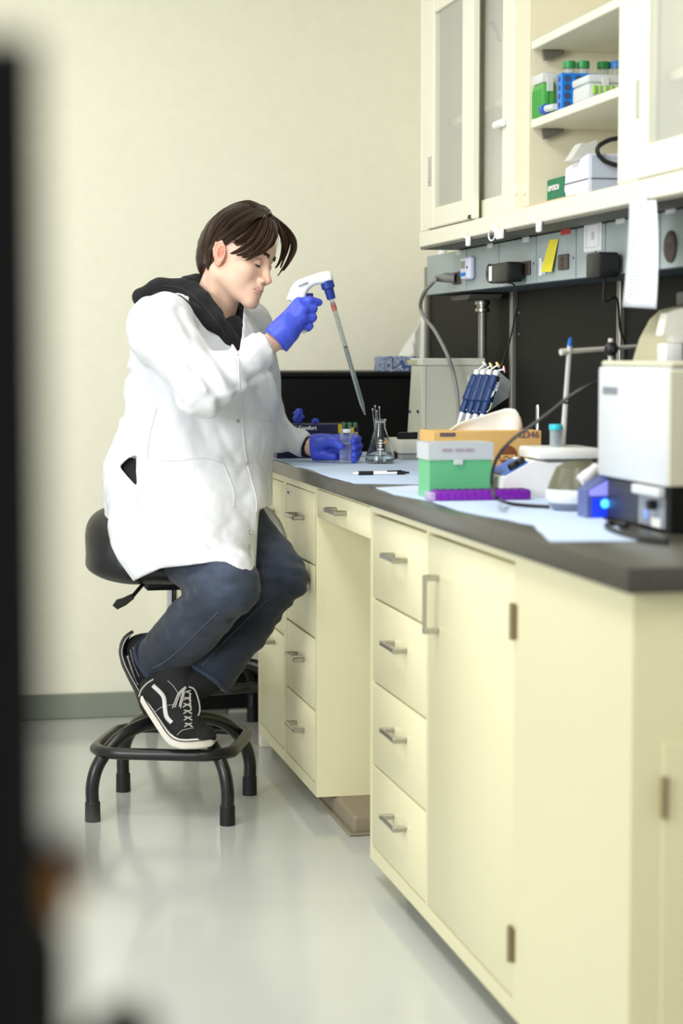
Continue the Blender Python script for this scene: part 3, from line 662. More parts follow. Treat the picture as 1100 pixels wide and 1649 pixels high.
for k, (x, y) in enumerate(((600, 659), (604, 654), (607, 662), (611, 656))):
    top = P(x, y, Y=fy + .004 * (k - 1.5)); t = thing('glass_rod', 'thin glass rod with beaded end in the flask, %s' % ('leftmost', 'second from left', 'third from left', 'rightmost')[k], 'rod', (fx, fy, ZP))
    bot = A((fx + .004 * (k - 1.5), fy + .003 * (k - 1.5), ZP + .006))
    obj('shaft', MB().cyl(bot, top, .0011, n=8), m_rod, t); obj('bead', MB().sphere(top, .0030, 12, 8), m_rod, t)
# --- black stopper
c = P(636, 739, Z=ZP); st = MB().lathe([(.007, 0), (.009, .004), (.007, .012), (.010, .016), (.008, .022)], (c[0], c[1], ZP), n=16)
tag(obj('black_stopper', st, m_blackpl), 'small black stopper standing just right of the flask', 'stopper')
# --- pen
pa, pb_ = P(568, 762, Z=ZP + .005), P(659, 761, Z=ZP + .005); d = pb_ - pa
pn = thing('ballpoint_pen', 'white ballpoint pen with black grip lying on the blue pad', 'pen', (pa + pb_) / 2)
at = lambda t: pa + d * t
obj('tip', MB().tube([at(0), at(.06), at(.10)], [.0012, .003, .0035], 12), m_white, pn)
obj('grip', MB().tube([at(.101), at(.36)], .0052, 14), m_blackpl, pn)
obj('barrel', MB().tube([at(.361), at(.78)], .0045, 14), m_white, pn)
obj('clicker', MB().tube([at(.781), at(.93), at(.931), at(1.0)], [.0048, .0045, .0026, .0026], 12), m_blackpl, pn)
obj('clip', MB().box((0, 0, 0), (1, 1, 1)) and MB().tube([at(.60) + A((0, -.004, .0045)), at(.86) + A((0, -.004, .0055))], .0016, 6), m_blackpl, pn)
# --- glove box
gb = thing('glove_box', 'navy carton of gloves with coloured pattern and white lettering behind the hand', 'box', (1.17, 5.62, ZP))
g1 = P(578, 700, Y=5.60); gx1 = g1[0]; gx0 = gx1 - .24; gz = P(570, 683, Y=5.60)[2]
m_navy = mat('navy_card', (32, 32, 74), .45)
obj('carton', MB().box((gx0, 5.60, ZP), (gx1, 5.72, gz), .002), m_navy, gb)
text('print', '4 Comfort', .0150, (P(477, 693, Y=5.5995)[0] - .006, 5.5992, P(477, 692, Y=5.6)[2]), (1, 0, 0), (0, 0, 1), m_label, gb, bold=.0006)
tx = P(492, 701, Y=5.5995); obj('small_print', MB().box((tx[0], 5.5988, tx[2] - .0012), (tx[0] + .055, 5.5998, tx[2] + .0012)), mat('lilac_print', (140, 140, 175), .6), gb)
m_y, m_gr = mat('yellow_square', (226, 196, 48), .5), mat('green_square', (84, 150, 90), .5)
for i, (cx, cz, w, h, mm) in enumerate(((548, 690, 7, 14, m_y), (553, 684, 5, 9, m_gr), (567, 697, 6, 18, m_y), (563, 685, 5, 10, m_gr), (572, 684, 5, 8, m_gr), (573, 702, 6, 12, m_y), (550, 702, 6, 10, m_gr), (572, 716, 6, 16, m_gr), (548, 716, 6, 12, m_y))):
    q = P(cx, cz, Y=5.5995); obj('pattern_square', MB().box((q[0] - w * .0009, 5.5985, q[2] - h * .0009), (q[0] + w * .0009, 5.5997, q[2] + h * .0009)), mm, gb)
m_glv = mat('blue_nitrile', (66, 84, 206), .42, var=.08, bump=.28, bscale=60)
for (x, y, r, nm) in ((481, 670, .016, 'crumpled blue glove sticking up out of the navy carton'), (508, 678, .011, 'blue glove edge showing at the slot of the navy carton')):
    q = P(x, y, Y=5.64); b = bmesh.new(); bmesh.ops.create_icosphere(b, subdivisions=3, radius=1)
    for v in b.verts:
        n = v.co.copy(); k = 1 + .22 * math.sin(n.x * 7 + n.z * 5) * math.sin(n.y * 6 + 2) + .16 * math.sin(n.x * 15 + 3 * n.z) * math.sin(n.z * 11 + 1) - .25 * max(0, n.x) * (n.z > 0)
        v.co = Vector((q[0] + n.x * r * .95 * k, q[1] + n.y * r * .6 * k, q[2] + n.z * r * (1.35 if r > .012 else .7) * k))
    tag(obj('spare_glove', MB().bm(b), m_glv), nm, 'glove')
# --- balance with draft shield
m_bal = mat('beige_grey_plastic', (206, 206, 188), .42); m_bal2 = mat('light_beige', (216, 215, 200), .45)
bl = thing('laboratory_balance', 'beige laboratory balance with tall boxy chamber behind the pipette stand', 'balance', (1.45, 5.75, ZC))
yb0 = 5.46; bz = .945
bx0 = P(644, 697, Y=yb0)[0]; yfar = min(P(622, 690, X=bx0)[1], 5.9); bx1 = 1.60
obj('base', MB().box((bx0, yb0, bz - .012), (bx1, yfar, bz + .028), .004, seg=2), m_bal2, bl)
obj('foot_plate', MB().box((bx0 + .004, yb0 + .006, ZC), (bx1 - .005, yfar - .005, bz - .0125), .003), mat('grey_plastic', (172, 174, 166), .5), bl)
yc0 = 5.52
cx0 = P(680, 640, Y=yc0)[0]; ycf = min(P(656, 690, X=cx0)[1], 5.92); r1_ = P(783, 578, Y=yc0); rx = min(r1_[0], 1.585)
zc1 = P(680, 577, Y=yc0)[2]
cb_ = MB().prism([(cx0 + .0, yc0, bz + .0283), (cx0, ycf, bz + .0283), (cx0, ycf - .05, zc1 - .022), (cx0 + .0, yc0, zc1 - .022)], (rx - cx0, 0, 0)); obj('chamber', cb_, m_bal, bl)
obj('chamber_lid', MB().box((cx0 - .003, yc0 - .004, zc1 - .0215), (rx + .002, ycf - .044, zc1), .003), m_bal2, bl)
obj('lid_grip', MB().box((cx0 - .0042, yc0 + .05, zc1 - .018), (cx0 - .0031, yc0 + .16, zc1 - .005)), mat('beige_inset', (184, 182, 150), .5), bl)
obj('corner_ridge', MB().box((cx0 - .002, yc0 - .003, bz + .0284), (cx0 + .010, yc0 - .0004, zc1 - .024), .001), m_bal2, bl)
for x in (658, 671):
    q = P(x, 665, X=cx0 - .0008); text('print', 'VWR', .012, q, (0, -1, 0), (0, 0, 1), mat('navy_print', (50, 54, 96), .5), bl, bold=.0002)
q = P(752, 612, Y=yc0); obj('warning_label', MB().box((q[0] - .0, yc0 - .001, q[2] - .02), (q[0] + .055, yc0 - .0003, q[2] + .012)), m_label, bl)
b = MB()
for k in range(5): b.box((q[0] + .008, yc0 - .0016, q[2] + .007 - k * .006), (q[0] + .050 - .006 * (k % 2), yc0 - .0011, q[2] + .0092 - k * .006))
obj('label_print', b, m_ink, bl)
for x in (646, 663):
    q = P(x, 688, Y=yb0 + .03); q[0] = max(q[0], bx0 + .016); w = .013; obj('knob', MB().prism([(q[0] - w, yb0 + .015, bz + .0285), (q[0] + w, yb0 + .015, bz + .0285), (q[0] + w * 1.1, yb0 + .015, bz + .048), (q[0] - w * .9, yb0 + .015, bz + .046)], (0, .035, 0)), m_blackpl, bl)
# --- pipette stand
psx = P(790, 640, Y=4.98)
ps = thing('pipette_stand', 'clear angled pipette stand beside the beige balance', 'stand', (psx[0], 4.98, ZC))
plate = [P(x, y, Y=5.065) for x, y in ((770, 608), (806, 600), (822, 614), (819, 640), (790, 660), (762, 664))]
obj('back_plate', MB().prism(plate, (0, .005, 0)), clear('stand_acrylic', (205, 212, 208), haze=.55, rough=.15), ps)
bz_ = P(770, 700, Y=5.0); obj('post', MB().cyl((bz_[0] + .01, 5.075, ZC), (bz_[0] + .01, 5.075, P(770, 640, Y=5.075)[2]), .012, n=16), m_white, ps)
obj('foot', MB().lathe([(.075, 0), (.078, .004), (.07, .014), (.02, .018)], (bz_[0] + .01, 5.075, ZC), n=28), m_white, ps)
m_pblue = mat('pipette_blue', (24, 54, 104), .4, var=.05)
tops = [(767, 604), (777, 604), (787, 604), (798, 605)]; bots = [(745, 664), (756, 666), (767, 667), (778, 667)]
caps = [mat('button_white', (232, 230, 220), .4), mat('button_yellow', (236, 204, 46), .4), mat('button_yellow', (0, 0, 0)), mat('button_red', (200, 44, 60), .4)]
btn = [(779, 588), (789, 590), (800, 589), (810, 595)]
names = ('leftmost, white plunger', 'second from left, yellow plunger', 'third from left, yellow plunger', 'rightmost, red plunger and white print')
for k in range(4):
    Yk = 5.035 - .030 * k
    t0, b0, bt = P(*tops[k], Y=Yk), P(*bots[k], Y=Yk), P(*btn[k], Y=Yk - .004)
    t = thing('micropipette', 'dark blue micropipette in the angled stand, ' + names[k], 'pipette', t0, 'micropipettes in the stand')
    ax = t0 - b0; L = np.linalg.norm(ax); ax /= L
    obj('grip', MB().lathe([(.010, L * .30), (.0145, L * .34), (.0135, L * .55), (.0142, L * .62), (.0132, L * .65), (.0142, L * .68), (.0132, L * .71), (.0142, L * .74), (.0125, L * .80), (.0125, L * .97), (.010, L)], b0, ax, 18), m_pblue, t)
    obj('lower_barrel', MB().lathe([(.0085, 0), (.0105, L * .1), (.0105, L * .299)], b0, ax, 16), m_pblue, t)
    obj('tip_cone', MB().lathe([(.0022, -L * .55), (.004, -L * .3), (.0068, -L * .05), (.0068, 0)], b0, ax, 14), m_white, t)
    obj('collar', MB().lathe([(.0082, L * 1.001), (.009, L * 1.06), (.009, L * 1.12), (.006, L * 1.14)], b0, ax, 16), m_white, t)
    st0 = b0 + ax * L * 1.13; sd = bt - st0
    obj('plunger_rod', MB().cyl(st0, bt, .0022, n=8), m_white, t)
    sdn = sd / np.linalg.norm(sd); obj('plunger_button', MB().lathe([(.004, 0), (.0095, .002), (.0095, .004)], bt, sdn, 18), m_white, t)
    obj('button_cap', MB().lathe([(.009, .0041), (.008, .007), (.003, .0085)], bt, sdn, 18), caps[k], t)
    hk_ = MB().tube([b0 + A((.006, -.012, .006)), b0 + ax * L * .12 + A((.008, -.016, 0)), b0 + ax * L * .30 + A((.01, -.012, 0))], .0015, 6, smooth=3); obj('tip_ejector', hk_, mat('pale_yellow', (222, 220, 160), .4), t)
    if k == 3:
        c = b0 + ax * L * .42 + A((.004, -.0165, 0)); text('print', 'VWR', .0115, b0 + ax * L * .86 + A((.004, -.0150, 0)), -ax, A((1.0, 0, .5)), m_label, t, bold=.0003)
        sb = MB(); q = b0 + ax * L * .52 + A((.002, -.0152, 0)); sb.tube([q - ax * .008 + A((0, 0, 0)), q + A((.005, 0, .002)), q + ax * .008], .0012, 6, smooth=3); sb.tube([q - ax * .006 + A((.006, 0, .002)), q + A((.0, 0, .0)), q + ax * .006 + A((.006, 0, .002))], .0012, 6, smooth=3); obj('emblem', sb, m_label, t)
        obj('dial_window', MB().box(b0 + ax * L * .90 + A((-.001, -.0165, -.008)), b0 + ax * L * .90 + A((.008, -.0125, .008)), .002), m_blackpl, t)
# --- brown tissue carton
m_kraft = mat('kraft_card', (214, 172, 104), .7, var=.05)
ty = 4.27
tc0, tc1 = P(697, 760, Y=ty)[0], P(872, 760, Y=ty)[0]; tz = P(790, 694, Y=ty)[2]
tb2 = thing('tissue_carton', 'tan cardboard tissue carton with brown round logo and number behind the green box', 'box', ((tc0 + tc1) / 2, ty + .06, ZC))
obj('carton', MB().box((tc0, ty, ZC), (tc1, ty + .12, tz), .002), m_kraft, tb2)
q = P(785, 757, Y=ty); obj('red_band', MB().box((tc0, ty - .0008, ZC + .0006), (tc1, ty - .0002, q[2])), mat('orange_red_card', (190, 84, 44), .65), tb2)
q = P(818, 733, Y=ty); obj('round_logo', MB().lathe([(.0215, 0), (.0215, .0006)], (q[0], ty - .0003, q[2]), (0, -1, 0), 36), mat('brown_print', (128, 74, 44), .6), tb2)
obj('logo_band', MB().box((q[0] - .0175, ty - .0016, q[2] - .010), (q[0] + .0175, ty - .0010, q[2] + .001)), m_kraft, tb2)
obj('logo_stroke', MB().tube([(q[0] - .012, ty - .0018, q[2] - .007), (q[0] - .004, ty - .0018, q[2] - .002), (q[0] + .003, ty - .0018, q[2] - .007), (q[0] + .012, ty - .0018, q[2] - .003)], .0012, 5, smooth=3), mat('brown_print', (128, 74, 44), .6), tb2)
q = P(832, 705, Y=ty); text('print', '42346', .021, (q[0], ty - .0006, q[2]), (1, 0, 0), (0, 0, 1), mat('purple_grey_print', (124, 92, 92), .6), tb2, bold=.0006)
q = P(721, 700, Y=ty); obj('dark_print', MB().box((q[0] - .018, ty - .0008, q[2] - .0045), (q[0] + .018, ty - .0002, q[2] + .0045), .001), mat('plum_print', (96, 80, 88), .6), tb2)
# the tissue: a folded sheet rising from the slot
vs = []; fs = []; nu, nv = 16, 10
top_pts = [(725, 693), (735, 685), (748, 678), (770, 671), (795, 664), (818, 657), (832, 660), (840, 675), (843, 693)]
tu = np.linspace(0, 1, len(top_pts)); tx_ = [p_[0] for p_ in top_pts]; tyy = [p_[1] for p_ in top_pts]
for i in range(nu):
    u = i / (nu - 1)
    for j in range(nv):
        v = j / (nv - 1); X_ = np.interp(u, tu, tx_); Yt = np.interp(u, tu, tyy); yb = 700
        bxp = 735 + 100 * u
        p_ = P(bxp * (1 - v) + X_ * v, yb + (Yt - yb) * v, Y=ty + .05 + .007 * math.sin(u * 11 + v * 2.5) * (.3 + v) + .006 * math.sin(v * 3)); vs.append(p_)
for i in range(nu - 1):
    for j in range(nv - 1): fs.append((i * nv + j, (i + 1) * nv + j, (i + 1) * nv + j + 1, i * nv + j + 1))
ts = obj('tissue', MB().add(vs, fs), mat('tissue_white', (238, 236, 230), .9, bump=.3, bscale=30, bdist=.004), None, sharp=80)
tag(ts, 'white paper tissue pulled halfway out of the tan carton', 'tissue'); md = ts.modifiers.new('thickness', 'SOLIDIFY'); md.thickness = .002
ts2 = ts
# --- green tip box in front
ZG = ZP
gx = P(692, 803, Z=ZG); gxr = P(786, 800, Z=ZG); gy = gx[1] - .0
gt_ = thing('tip_box', 'translucent green pipette tip box with clear lid at the front of the pad', 'rack', ((gx[0] + gxr[0]) / 2, gy + .045, ZG))
m_grbox = clear('green_box_plastic', (112, 206, 146), haze=.74, rough=.3, edge=.15)
zl_ = P(740, 741, Y=gy)[2]; zt_ = P(740, 713, Y=gy)[2]
def hollow(lo, hi, t, top=False):
    b = MB(); x0, y0, z0 = lo; x1, y1, z1 = hi
    b.box((x0, y0, z0), (x1, y0 + t, z1)); b.box((x0, y1 - t, z0), (x1, y1, z1)); b.box((x0, y0 + t, z0), (x0 + t, y1 - t, z1)); b.box((x1 - t, y0 + t, z0), (x1, y1 - t, z1))
    if top: b.box((x0 + t, y0 + t, z1 - t), (x1 - t, y1 - t, z1))
    else: b.box((x0 + t, y0 + t, z0), (x1 - t, y1 - t, z0 + t))
    return b
obj('box_body', hollow((gx[0], gy, ZG), (gxr[0], gy + .095, zl_), .0022), m_grbox, gt_)
obj('lid', hollow((gx[0] - .003, gy - .003, zl_ + .0006), (gxr[0] + .003, gy + .098, zt_), .002, True), clear('lid_plastic', (226, 232, 236), haze=.5, rough=.25, edge=.3), gt_)
tp = MB()
for i in range(8):
    for j in range(5): tp.tube([(gx[0] + .012 + i * .0135, gy + .012 + j * .017, zl_ - .004), (gx[0] + .012 + i * .0135, gy + .012 + j * .017, ZG + .012 + .004 * i)], [.0045, .0018], 7)
o = obj('tips', tp, mat('dark_green_tip', (70, 150, 100), .5), gt_); o['kind'] = 'stuff'
obj('deck', MB().box((gx[0] + .003, gy + .003, zl_ - .006), (gxr[0] - .003, gy + .092, zl_ - .003)), mat('green_deck', (96, 206, 130), .5), gt_)
q = P(738, 744, Y=gy - .003); obj('latch', MB().box((q[0] - .010, gy - .006, q[2] - .006), (q[0] + .010, gy - .0032, q[2] + .004), .002), m_frost, gt_)
b = MB(); q0 = P(712, 725, Y=gy - .0035)
for (xa, xb) in ((0, .022), (.028, .046), (.050, .068)): b.box((q0[0] + xa, gy - .0042, q0[2] - .003), (q0[0] + xb, gy - .0036, q0[2] + .003))
obj('lid_print', b, mat('mauve_print', (160, 146, 158), .6), gt_)
# --- purple tube rack
pr0, pr1 = P(700, 805, Z=ZP), P(857, 805, Z=ZP)
pk = thing('tube_rack', 'low purple tube rack lying in front of the green tip box', 'rack', ((pr0[0] + pr1[0]) / 2, pr0[1] - .02, ZP))
yq = pr0[1] - .035; m_pur = mat('purple_plastic', (120, 22, 160), .4); hz = .020
b = MB().box((pr0[0] - .004, yq, ZP), (pr1[0], yq + .06, ZP + hz), .003, seg=2)
for k in range(14): x = pr0[0] + .004 + k * (pr1[0] - pr0[0] - .01) / 13; b.box((x - .0012, yq - .0012, ZP + .002), (x + .0012, yq + .0005, ZP + hz - .003))
obj('frame', b, m_pur, pk)
wb = MB()
for i in range(12):
    for j in range(4): wb.lathe([(.0058, 0), (.0058, .0012), (.0042, .0012), (.0042, .0002)], (pr0[0] + .008 + i * (pr1[0] - pr0[0] - .016) / 11, yq + .009 + j * .014, ZP + hz + .0001), n=10, cap1=False, cap0=False)
o = obj('wells', wb, mat('purple_rim', (86, 16, 120), .5), pk); o['kind'] = 'stuff'
obj('end_piece', MB().box((pr0[0] - .018, yq + .004, ZP), (pr0[0] - .0045, yq + .056, ZP + .017), .003), clear('lilac_clear', (214, 196, 232), haze=.5, rough=.2), pk)
# --- hot-plate stirrer
sx = thing('stirrer_hotplate', 'white magnetic stirrer with blue control panel and square white plate', 'stirrer', (1.36, 4.05, ZC))
y0s = 3.98
f0, f1 = P(808, 788, Y=y0s)[0], P(962, 788, Y=y0s)[0]
zA = P(808, 770, Y=y0s)[2]; zB_ = P(868, 738, Y=y0s)[2]; zS = P(910, 745, Y=y0s)[2]
sidep = [(f0, y0s, ZC), (f1, y0s, ZC), (f1, y0s, zS), (P(885, 742, Y=y0s)[0], y0s, zS), (P(862, 742, Y=y0s)[0], y0s, zB_ - .004), (f0 + .004, y0s, zA)]
obj('housing', MB().prism(sidep, (0, .15, 0)), m_white, sx)
a_, b__ = A((f0 + .006, 0, zA + .002)), A((P(858, 742, Y=y0s)[0], 0, zB_ - .006)); nrm = A((-(b__ - a_)[2], 0, (b__ - a_)[0])); nrm /= np.linalg.norm(nrm)
def onp(u, y, h): q = a_ + (b__ - a_) * u + nrm * h; return A((q[0], y, q[2]))
sidepp = [onp(.08, y0s + .012, .0006), onp(.92, y0s + .012, .0006), onp(.92, y0s + .138, .0006), onp(.08, y0s + .138, .0006)]
obj('control_panel', MB().prism(sidepp, nrm * .0012), mat('panel_blue', (44, 110, 206), .4), sx)
for u, y in ((.48, y0s + .025), (.75, y0s + .028)): obj('knob', MB().lathe([(.0115, .0), (.011, .010), (.009, .0125)], onp(u, y, .0019), nrm, 18), m_blackpl, sx)
p0, p1 = P(866, 735, Y=y0s)[0], P(962, 735, Y=y0s)[0]
zp1 = P(866, 722, Y=y0s)[2]; zp0 = P(866, 740, Y=y0s)[2]
obj('neck', MB().box((p0 + .02, y0s + .02, zS + .0004), (p1 - .004, y0s + .13, zp0 - .0003)), mat('grey_plastic', (172, 174, 166)), sx)
obj('top_plate', MB().box((p0, y0s - .004, zp0), (p1 + .004, y0s + .14, zp1), .006, seg=2), mat('ceramic_white', (240, 240, 234), .3), sx)
# cyan-capped tube on the plate
ctp = P(895, 700, Y=y0s + .06); r = .0125
ct_ = thing('sample_tube', 'conical tube with a cyan cap standing on the stirrer plate', 'tube', (ctp[0], y0s + .06, zp1))
zc_ = P(895, 683, Y=y0s + .06)[2]
obj('tube_body', MB().lathe([(r * .9, zp1 + .0006), (r, zp1 + .003), (r, zc_ - .0125)], (ctp[0], y0s + .06, 0), n=20), clear('tube_plastic', (190, 204, 208), haze=.5, edge=.4), ct_)
obj('cap', MB().lathe([(r * 1.12, zc_ - .0122), (r * 1.15, zc_ - .010), (r * 1.15, zc_ - .002), (r * 1.05, zc_)], (ctp[0], y0s + .06, 0), n=24), mat('cyan_cap', (58, 188, 206), .4), ct_)
b = MB()
for k in range(7): b.tube([(ctp[0] + r * 1.01 * math.cos(a), y0s + .06 + r * 1.01 * math.sin(a), zp1 + .008 + k * .0045) for a in np.linspace(-2.0, -1.3 + .2 * (k % 2), 6)], .0004, 4)
obj('graduations', b, m_ink, ct_)
# --- ring stand behind the big instrument
rs = thing('ring_stand', 'metal ring stand with a crossbar and black clamp behind the grey instrument', 'stand', (1.52, 3.95, ZC))
yr = 3.95; vtx = P(984, 545, Y=yr)
m_rodm = mat('pale_metal', (206, 202, 190), .35, metal=.15)
obj('upright', MB().cyl((vtx[0], yr, ZC + .011), (vtx[0], yr, vtx[2]), .006, n=14), m_rodm, rs)
obj('foot', MB().box((vtx[0] - .06, yr - .05, ZC), (vtx[0] + .08, yr + .09, ZC + .0108), .003), mat('grey_enamel', (110, 112, 110), .5), rs)
ca, cb = P(903, 567, Y=yr - .03), P(1024, 558, Y=yr + .02)
obj('crossbar', MB().tube([ca, ca + (cb - ca) * .08, ca + (cb - ca) * .081, cb], [.0068, .0068, .0055, .0042], 12), m_rodm, rs)
cl_ = P(984, 562, Y=yr - .005); bb = MB().sphere(cl_, (.015, .014, .015), 14, 10); bb.cyl(cl_ - A((0, .03, 0)), cl_, .006, n=10); obj('clamp', bb, m_blackpl, rs)
pa_, pb2 = P(918, 551, Y=yr - .04), P(906, 722, Y=y0s + .09)
pt = thing('glass_probe', 'long white probe with blue tip leaning from the crossbar to the stirrer plate', 'probe', pb2)
dd = pa_ - pb2
obj('stem', MB().tube([pb2 + A((0, 0, .003)), pb2 + dd * .97], [.0062, .0050], 12), mat('white_glass', (226, 224, 216), .2), pt)
obj('blue_end', MB().tube([pb2 + dd * .971, pb2 + dd * 1.01, pb2 + dd * 1.035], [.0045, .004, .002], 10), mat('bright_blue', (44, 126, 220), .4), pt)
obj('band', MB().tube([pb2 + dd * .445, pb2 + dd * .46], .0064, 12), m_blackpl, pt)
rp0 = P(867, 652, Y=4.42); tag(obj('metal_rod', MB().tube([(rp0[0], 4.42, ZC), (rp0[0], 4.42, rp0[2] - .003), rp0], [.0058, .0058, .004], 12), m_chrome), 'short polished metal rod standing behind the tan carton', 'rod')
# --- mini centrifuge
mx_ = P(938, 812, Z=ZC); yc_ = 3.66
mc = thing('mini_centrifuge', 'rounded mini centrifuge with olive smoked lid and white latch', 'centrifuge', (1.25, yc_, ZC))
cx0, cx1 = P(880, 790, Y=yc_)[0], P(990, 790, Y=yc_)[0]; cxm = (cx0 + cx1) / 2; rr_ = (cx1 - cx0) / 2
zr_ = P(930, 797, Y=yc_)[2]; zt3 = P(935, 742, Y=yc_)[2]
Mx = lambda z0, z1, s0, s1, n=6: [(rr_ * (s0 + (s1 - s0) * i / n), z0 + (z1 - z0) * i / n) for i in range(n + 1)]
def oval(prof, ys=.8):
    b = MB().lathe(prof, (0, 0, 0), n=36); b.v = [(v[0] + cxm, v[1] * ys + yc_, v[2]) for v in b.v]; return b
obj('base', oval([(rr_ * .72, ZC), (rr_ * .80, ZC + .004), (rr_ * .93, zr_ - .014)]), mat('slate_plastic', (118, 128, 142), .4), mc)
obj('rim', oval([(rr_ * .935, zr_ - .0138), (rr_ * 1.0, zr_ - .006), (rr_ * .99, zr_ + .008), (rr_ * .95, zr_ + .012)]), mat('rim_white', (214, 218, 220), .35), mc)
obj('lid', oval([(rr_ * .945, zr_ + .0122), (rr_ * .88, zr_ + .026), (rr_ * .70, zt3 - .012), (rr_ * .45, zt3 - .003), (rr_ * .1, zt3)]), mat('olive_smoked', (92, 92, 68), .25, coat=.5), mc)
q = P(945, 766, Y=yc_ - rr_ * .5); obj('latch', MB().tube([q + A((-.018, -.012, -.010)), q + A((.0, -.006, .0)), q + A((.022, .01, .012))], [.011, .0135, .012], 14, smooth=3), m_white, mc)
# blue-lit power unit next to it
yb_ = 3.47
bu = thing('blue_lit_unit', 'small power unit glowing blue between the centrifuge and the grey instrument', 'device', (1.27, yb_, ZC))
u0, u1 = P(946, 800, Y=yb_)[0], P(988, 800, Y=yb_)[0]; zu = P(970, 768, Y=yb_)[2]
zmid = P(960, 800, Y=yb_)[2]
obj('case', MB().prism([(u0, yb_, ZC), (u1 + .002, yb_, ZC), (u1 + .002, yb_, zu + .004), (u1 - .004, yb_, zu + .004), (u0, yb_, zmid + .012)], (0, .055, 0)), mat('deep_blue_case', (84, 96, 150), .35), bu)
obj('lit_panel', MB().prism([(u0 + .003, yb_ - .0007, zmid + .002), (u1, yb_ - .0007, zmid + .002), (u1, yb_ - .0007, zu), (u0 + .003, yb_ - .0007, zmid + .012)], (0, -.0006, 0)), mat('lit_lilac', (150, 148, 245), .4, emit=.35), bu)
q = P(974, 811, Y=yb_); obj('led', MB().sphere((q[0], yb_ - .002, q[2]), .0085, 14, 10), mat('led_cyan', (60, 160, 255), .3, emit=2.5), bu)
obj('lower_light', MB().box((u0 + .008, yb_ - .0012, ZC + .003), (u1, yb_ - .0006, zmid - .002)), mat('lit_blue', (30, 60, 225), .4, emit=.35), bu)
# --- the large grey instrument
xi = P(1075, 862, Z=ZC)[0] + .006
ya_, yb3 = P(1075, 700, X=xi)[1], P(962, 700, X=xi)[1]
zi1 = P(1075, 592, X=xi)[2]; zi0 = P(1075, 786, X=xi)[2]
m_ins = mat('instrument_grey', (214, 217, 218), .4, var=.02); m_ins_shade = mat('instrument_shade_beige', (212, 208, 184), .45, var=.02)  # the beige puts the less lit front's warm shade into colour
gi = thing('grey_instrument', 'large boxy grey instrument with beige shade painted on its front, on a black base at the bench end', 'instrument', (xi + .12, (ya_ + yb3) / 2, ZC))
obj('housing', MB().box((xi, ya_ + .003, zi0), (xi + .26, yb3, zi1), .006, seg=2), m_ins, gi)
obj('front_cover', MB().box((xi + .001, ya_ - .004, zi0 + .001), (xi + .259, ya_ + .0025, zi1 - .004), .003), m_ins_shade, gi)
obj('top_cover', MB().box((xi + .004, ya_, zi1 + .0004), (xi + .256, yb3 - .004, zi1 + .010), .004), m_ins_shade, gi)
q = P(983, 629, X=xi); dy = .5 * (P(972, 629, X=xi)[1] - P(995, 629, X=xi)[1])
obj('badge', MB().box((xi - .0012, q[1] - dy, q[2] - .0065), (xi - .0002, q[1] + dy, q[2] + .0065)), mat('badge_grey', (126, 132, 140), .4), gi)
obj('base', MB().box((xi + .008, ya_ + .010, ZC), (xi + .25, yb3 - .03, zi0 - .0005), .004), mat('charcoal_base', (44, 46, 50), .4), gi)
obj('base_front', MB().box((xi + .006, ya_ - .002, ZC + .0005), (xi + .25, ya_ + .0095, zi0 - .001), .002), m_black, gi)
wl_, wh_ = P(1030, 820, X=xi + .006)[1], P(1072, 820, X=xi + .006)[1]
obj('side_plate', MB().box((xi + .0035, wh_, ZC + .006), (xi + .0075, wl_, zi0 - .004), .001), mat('steel_plate', (150, 156, 164), .4, metal=.3), gi)
obj('ledge', MB().box((xi - .010, wh_ - .005, zi0 - .018), (xi + .0034, wl_, zi0 - .002), .002), m_ins, gi)
q = P(1053, 813, X=xi); obj('knob', MB().cyl((xi + .003, q[1], q[2]), (xi - .012, q[1], q[2]), .0085, n=16), m_blackpl, gi)
q = P(1055, 842, X=xi); obj('socket', MB().box((xi + .0005, q[1] - .02, q[2] - .008), (xi + .0033, q[1] + .02, q[2] + .008), .001), m_label, gi)
q = P(1038, 828, X=xi); obj('blue_light', MB().box((xi + .0015, q[1] - .008, q[2] - .008), (xi + .0034, q[1] + .008, q[2] + .008), .001), mat('soft_blue', (120, 150, 230), .4, emit=.4), gi)
# --- beige dome device behind it
yd = 3.78
bd = thing('beige_dome_device', 'beige device with sloping hood rising behind the grey instrument', 'device', (1.58, yd + .1, ZC))
m_dome = mat('olive_beige', (176, 170, 140), .45, var=.03)
prof_ = [P(x, y, Y=yd) for x, y in ((1014, 600), (1022, 570), (1030, 545), (1046, 515), (1062, 500), (1085, 494), (1105, 494))]
prof_ = prof_ + [A((1.635, yd, prof_[-1][2])), A((1.635, yd, ZC)), A((prof_[0][0], yd, ZC))]
obj('hood', MB().prism(prof_, (0, -.16, 0)), m_dome, bd)
q = [P(x, y, Y=yd - .162) for x, y in ((1056, 540), (1064, 505), (1085, 497), (1104, 497), (1104, 552), (1075, 552), (1070, 540))]
obj('lamp_housing', MB().prism(q, (0, -.035, 0)), mat('cream_plastic', (238, 234, 222), .35), bd)
q0, q1 = P(1066, 553, Y=yd - .19), P(1094, 583, Y=yd - .19); obj('lamp_block', MB().box((q0[0], yd - .21, q1[2]), (q1[0], yd - .163, q0[2]), .004, seg=2), m_white, bd)
q0, q1 = P(1086, 471, Y=yd), P(1112, 494, Y=yd); obj('top_fitting', MB().box((q0[0], yd - .08, q1[2] + .0005), (q1[0], yd - .01, q0[2]), .003), mat('grey_enamel', (110, 112, 110)), bd)
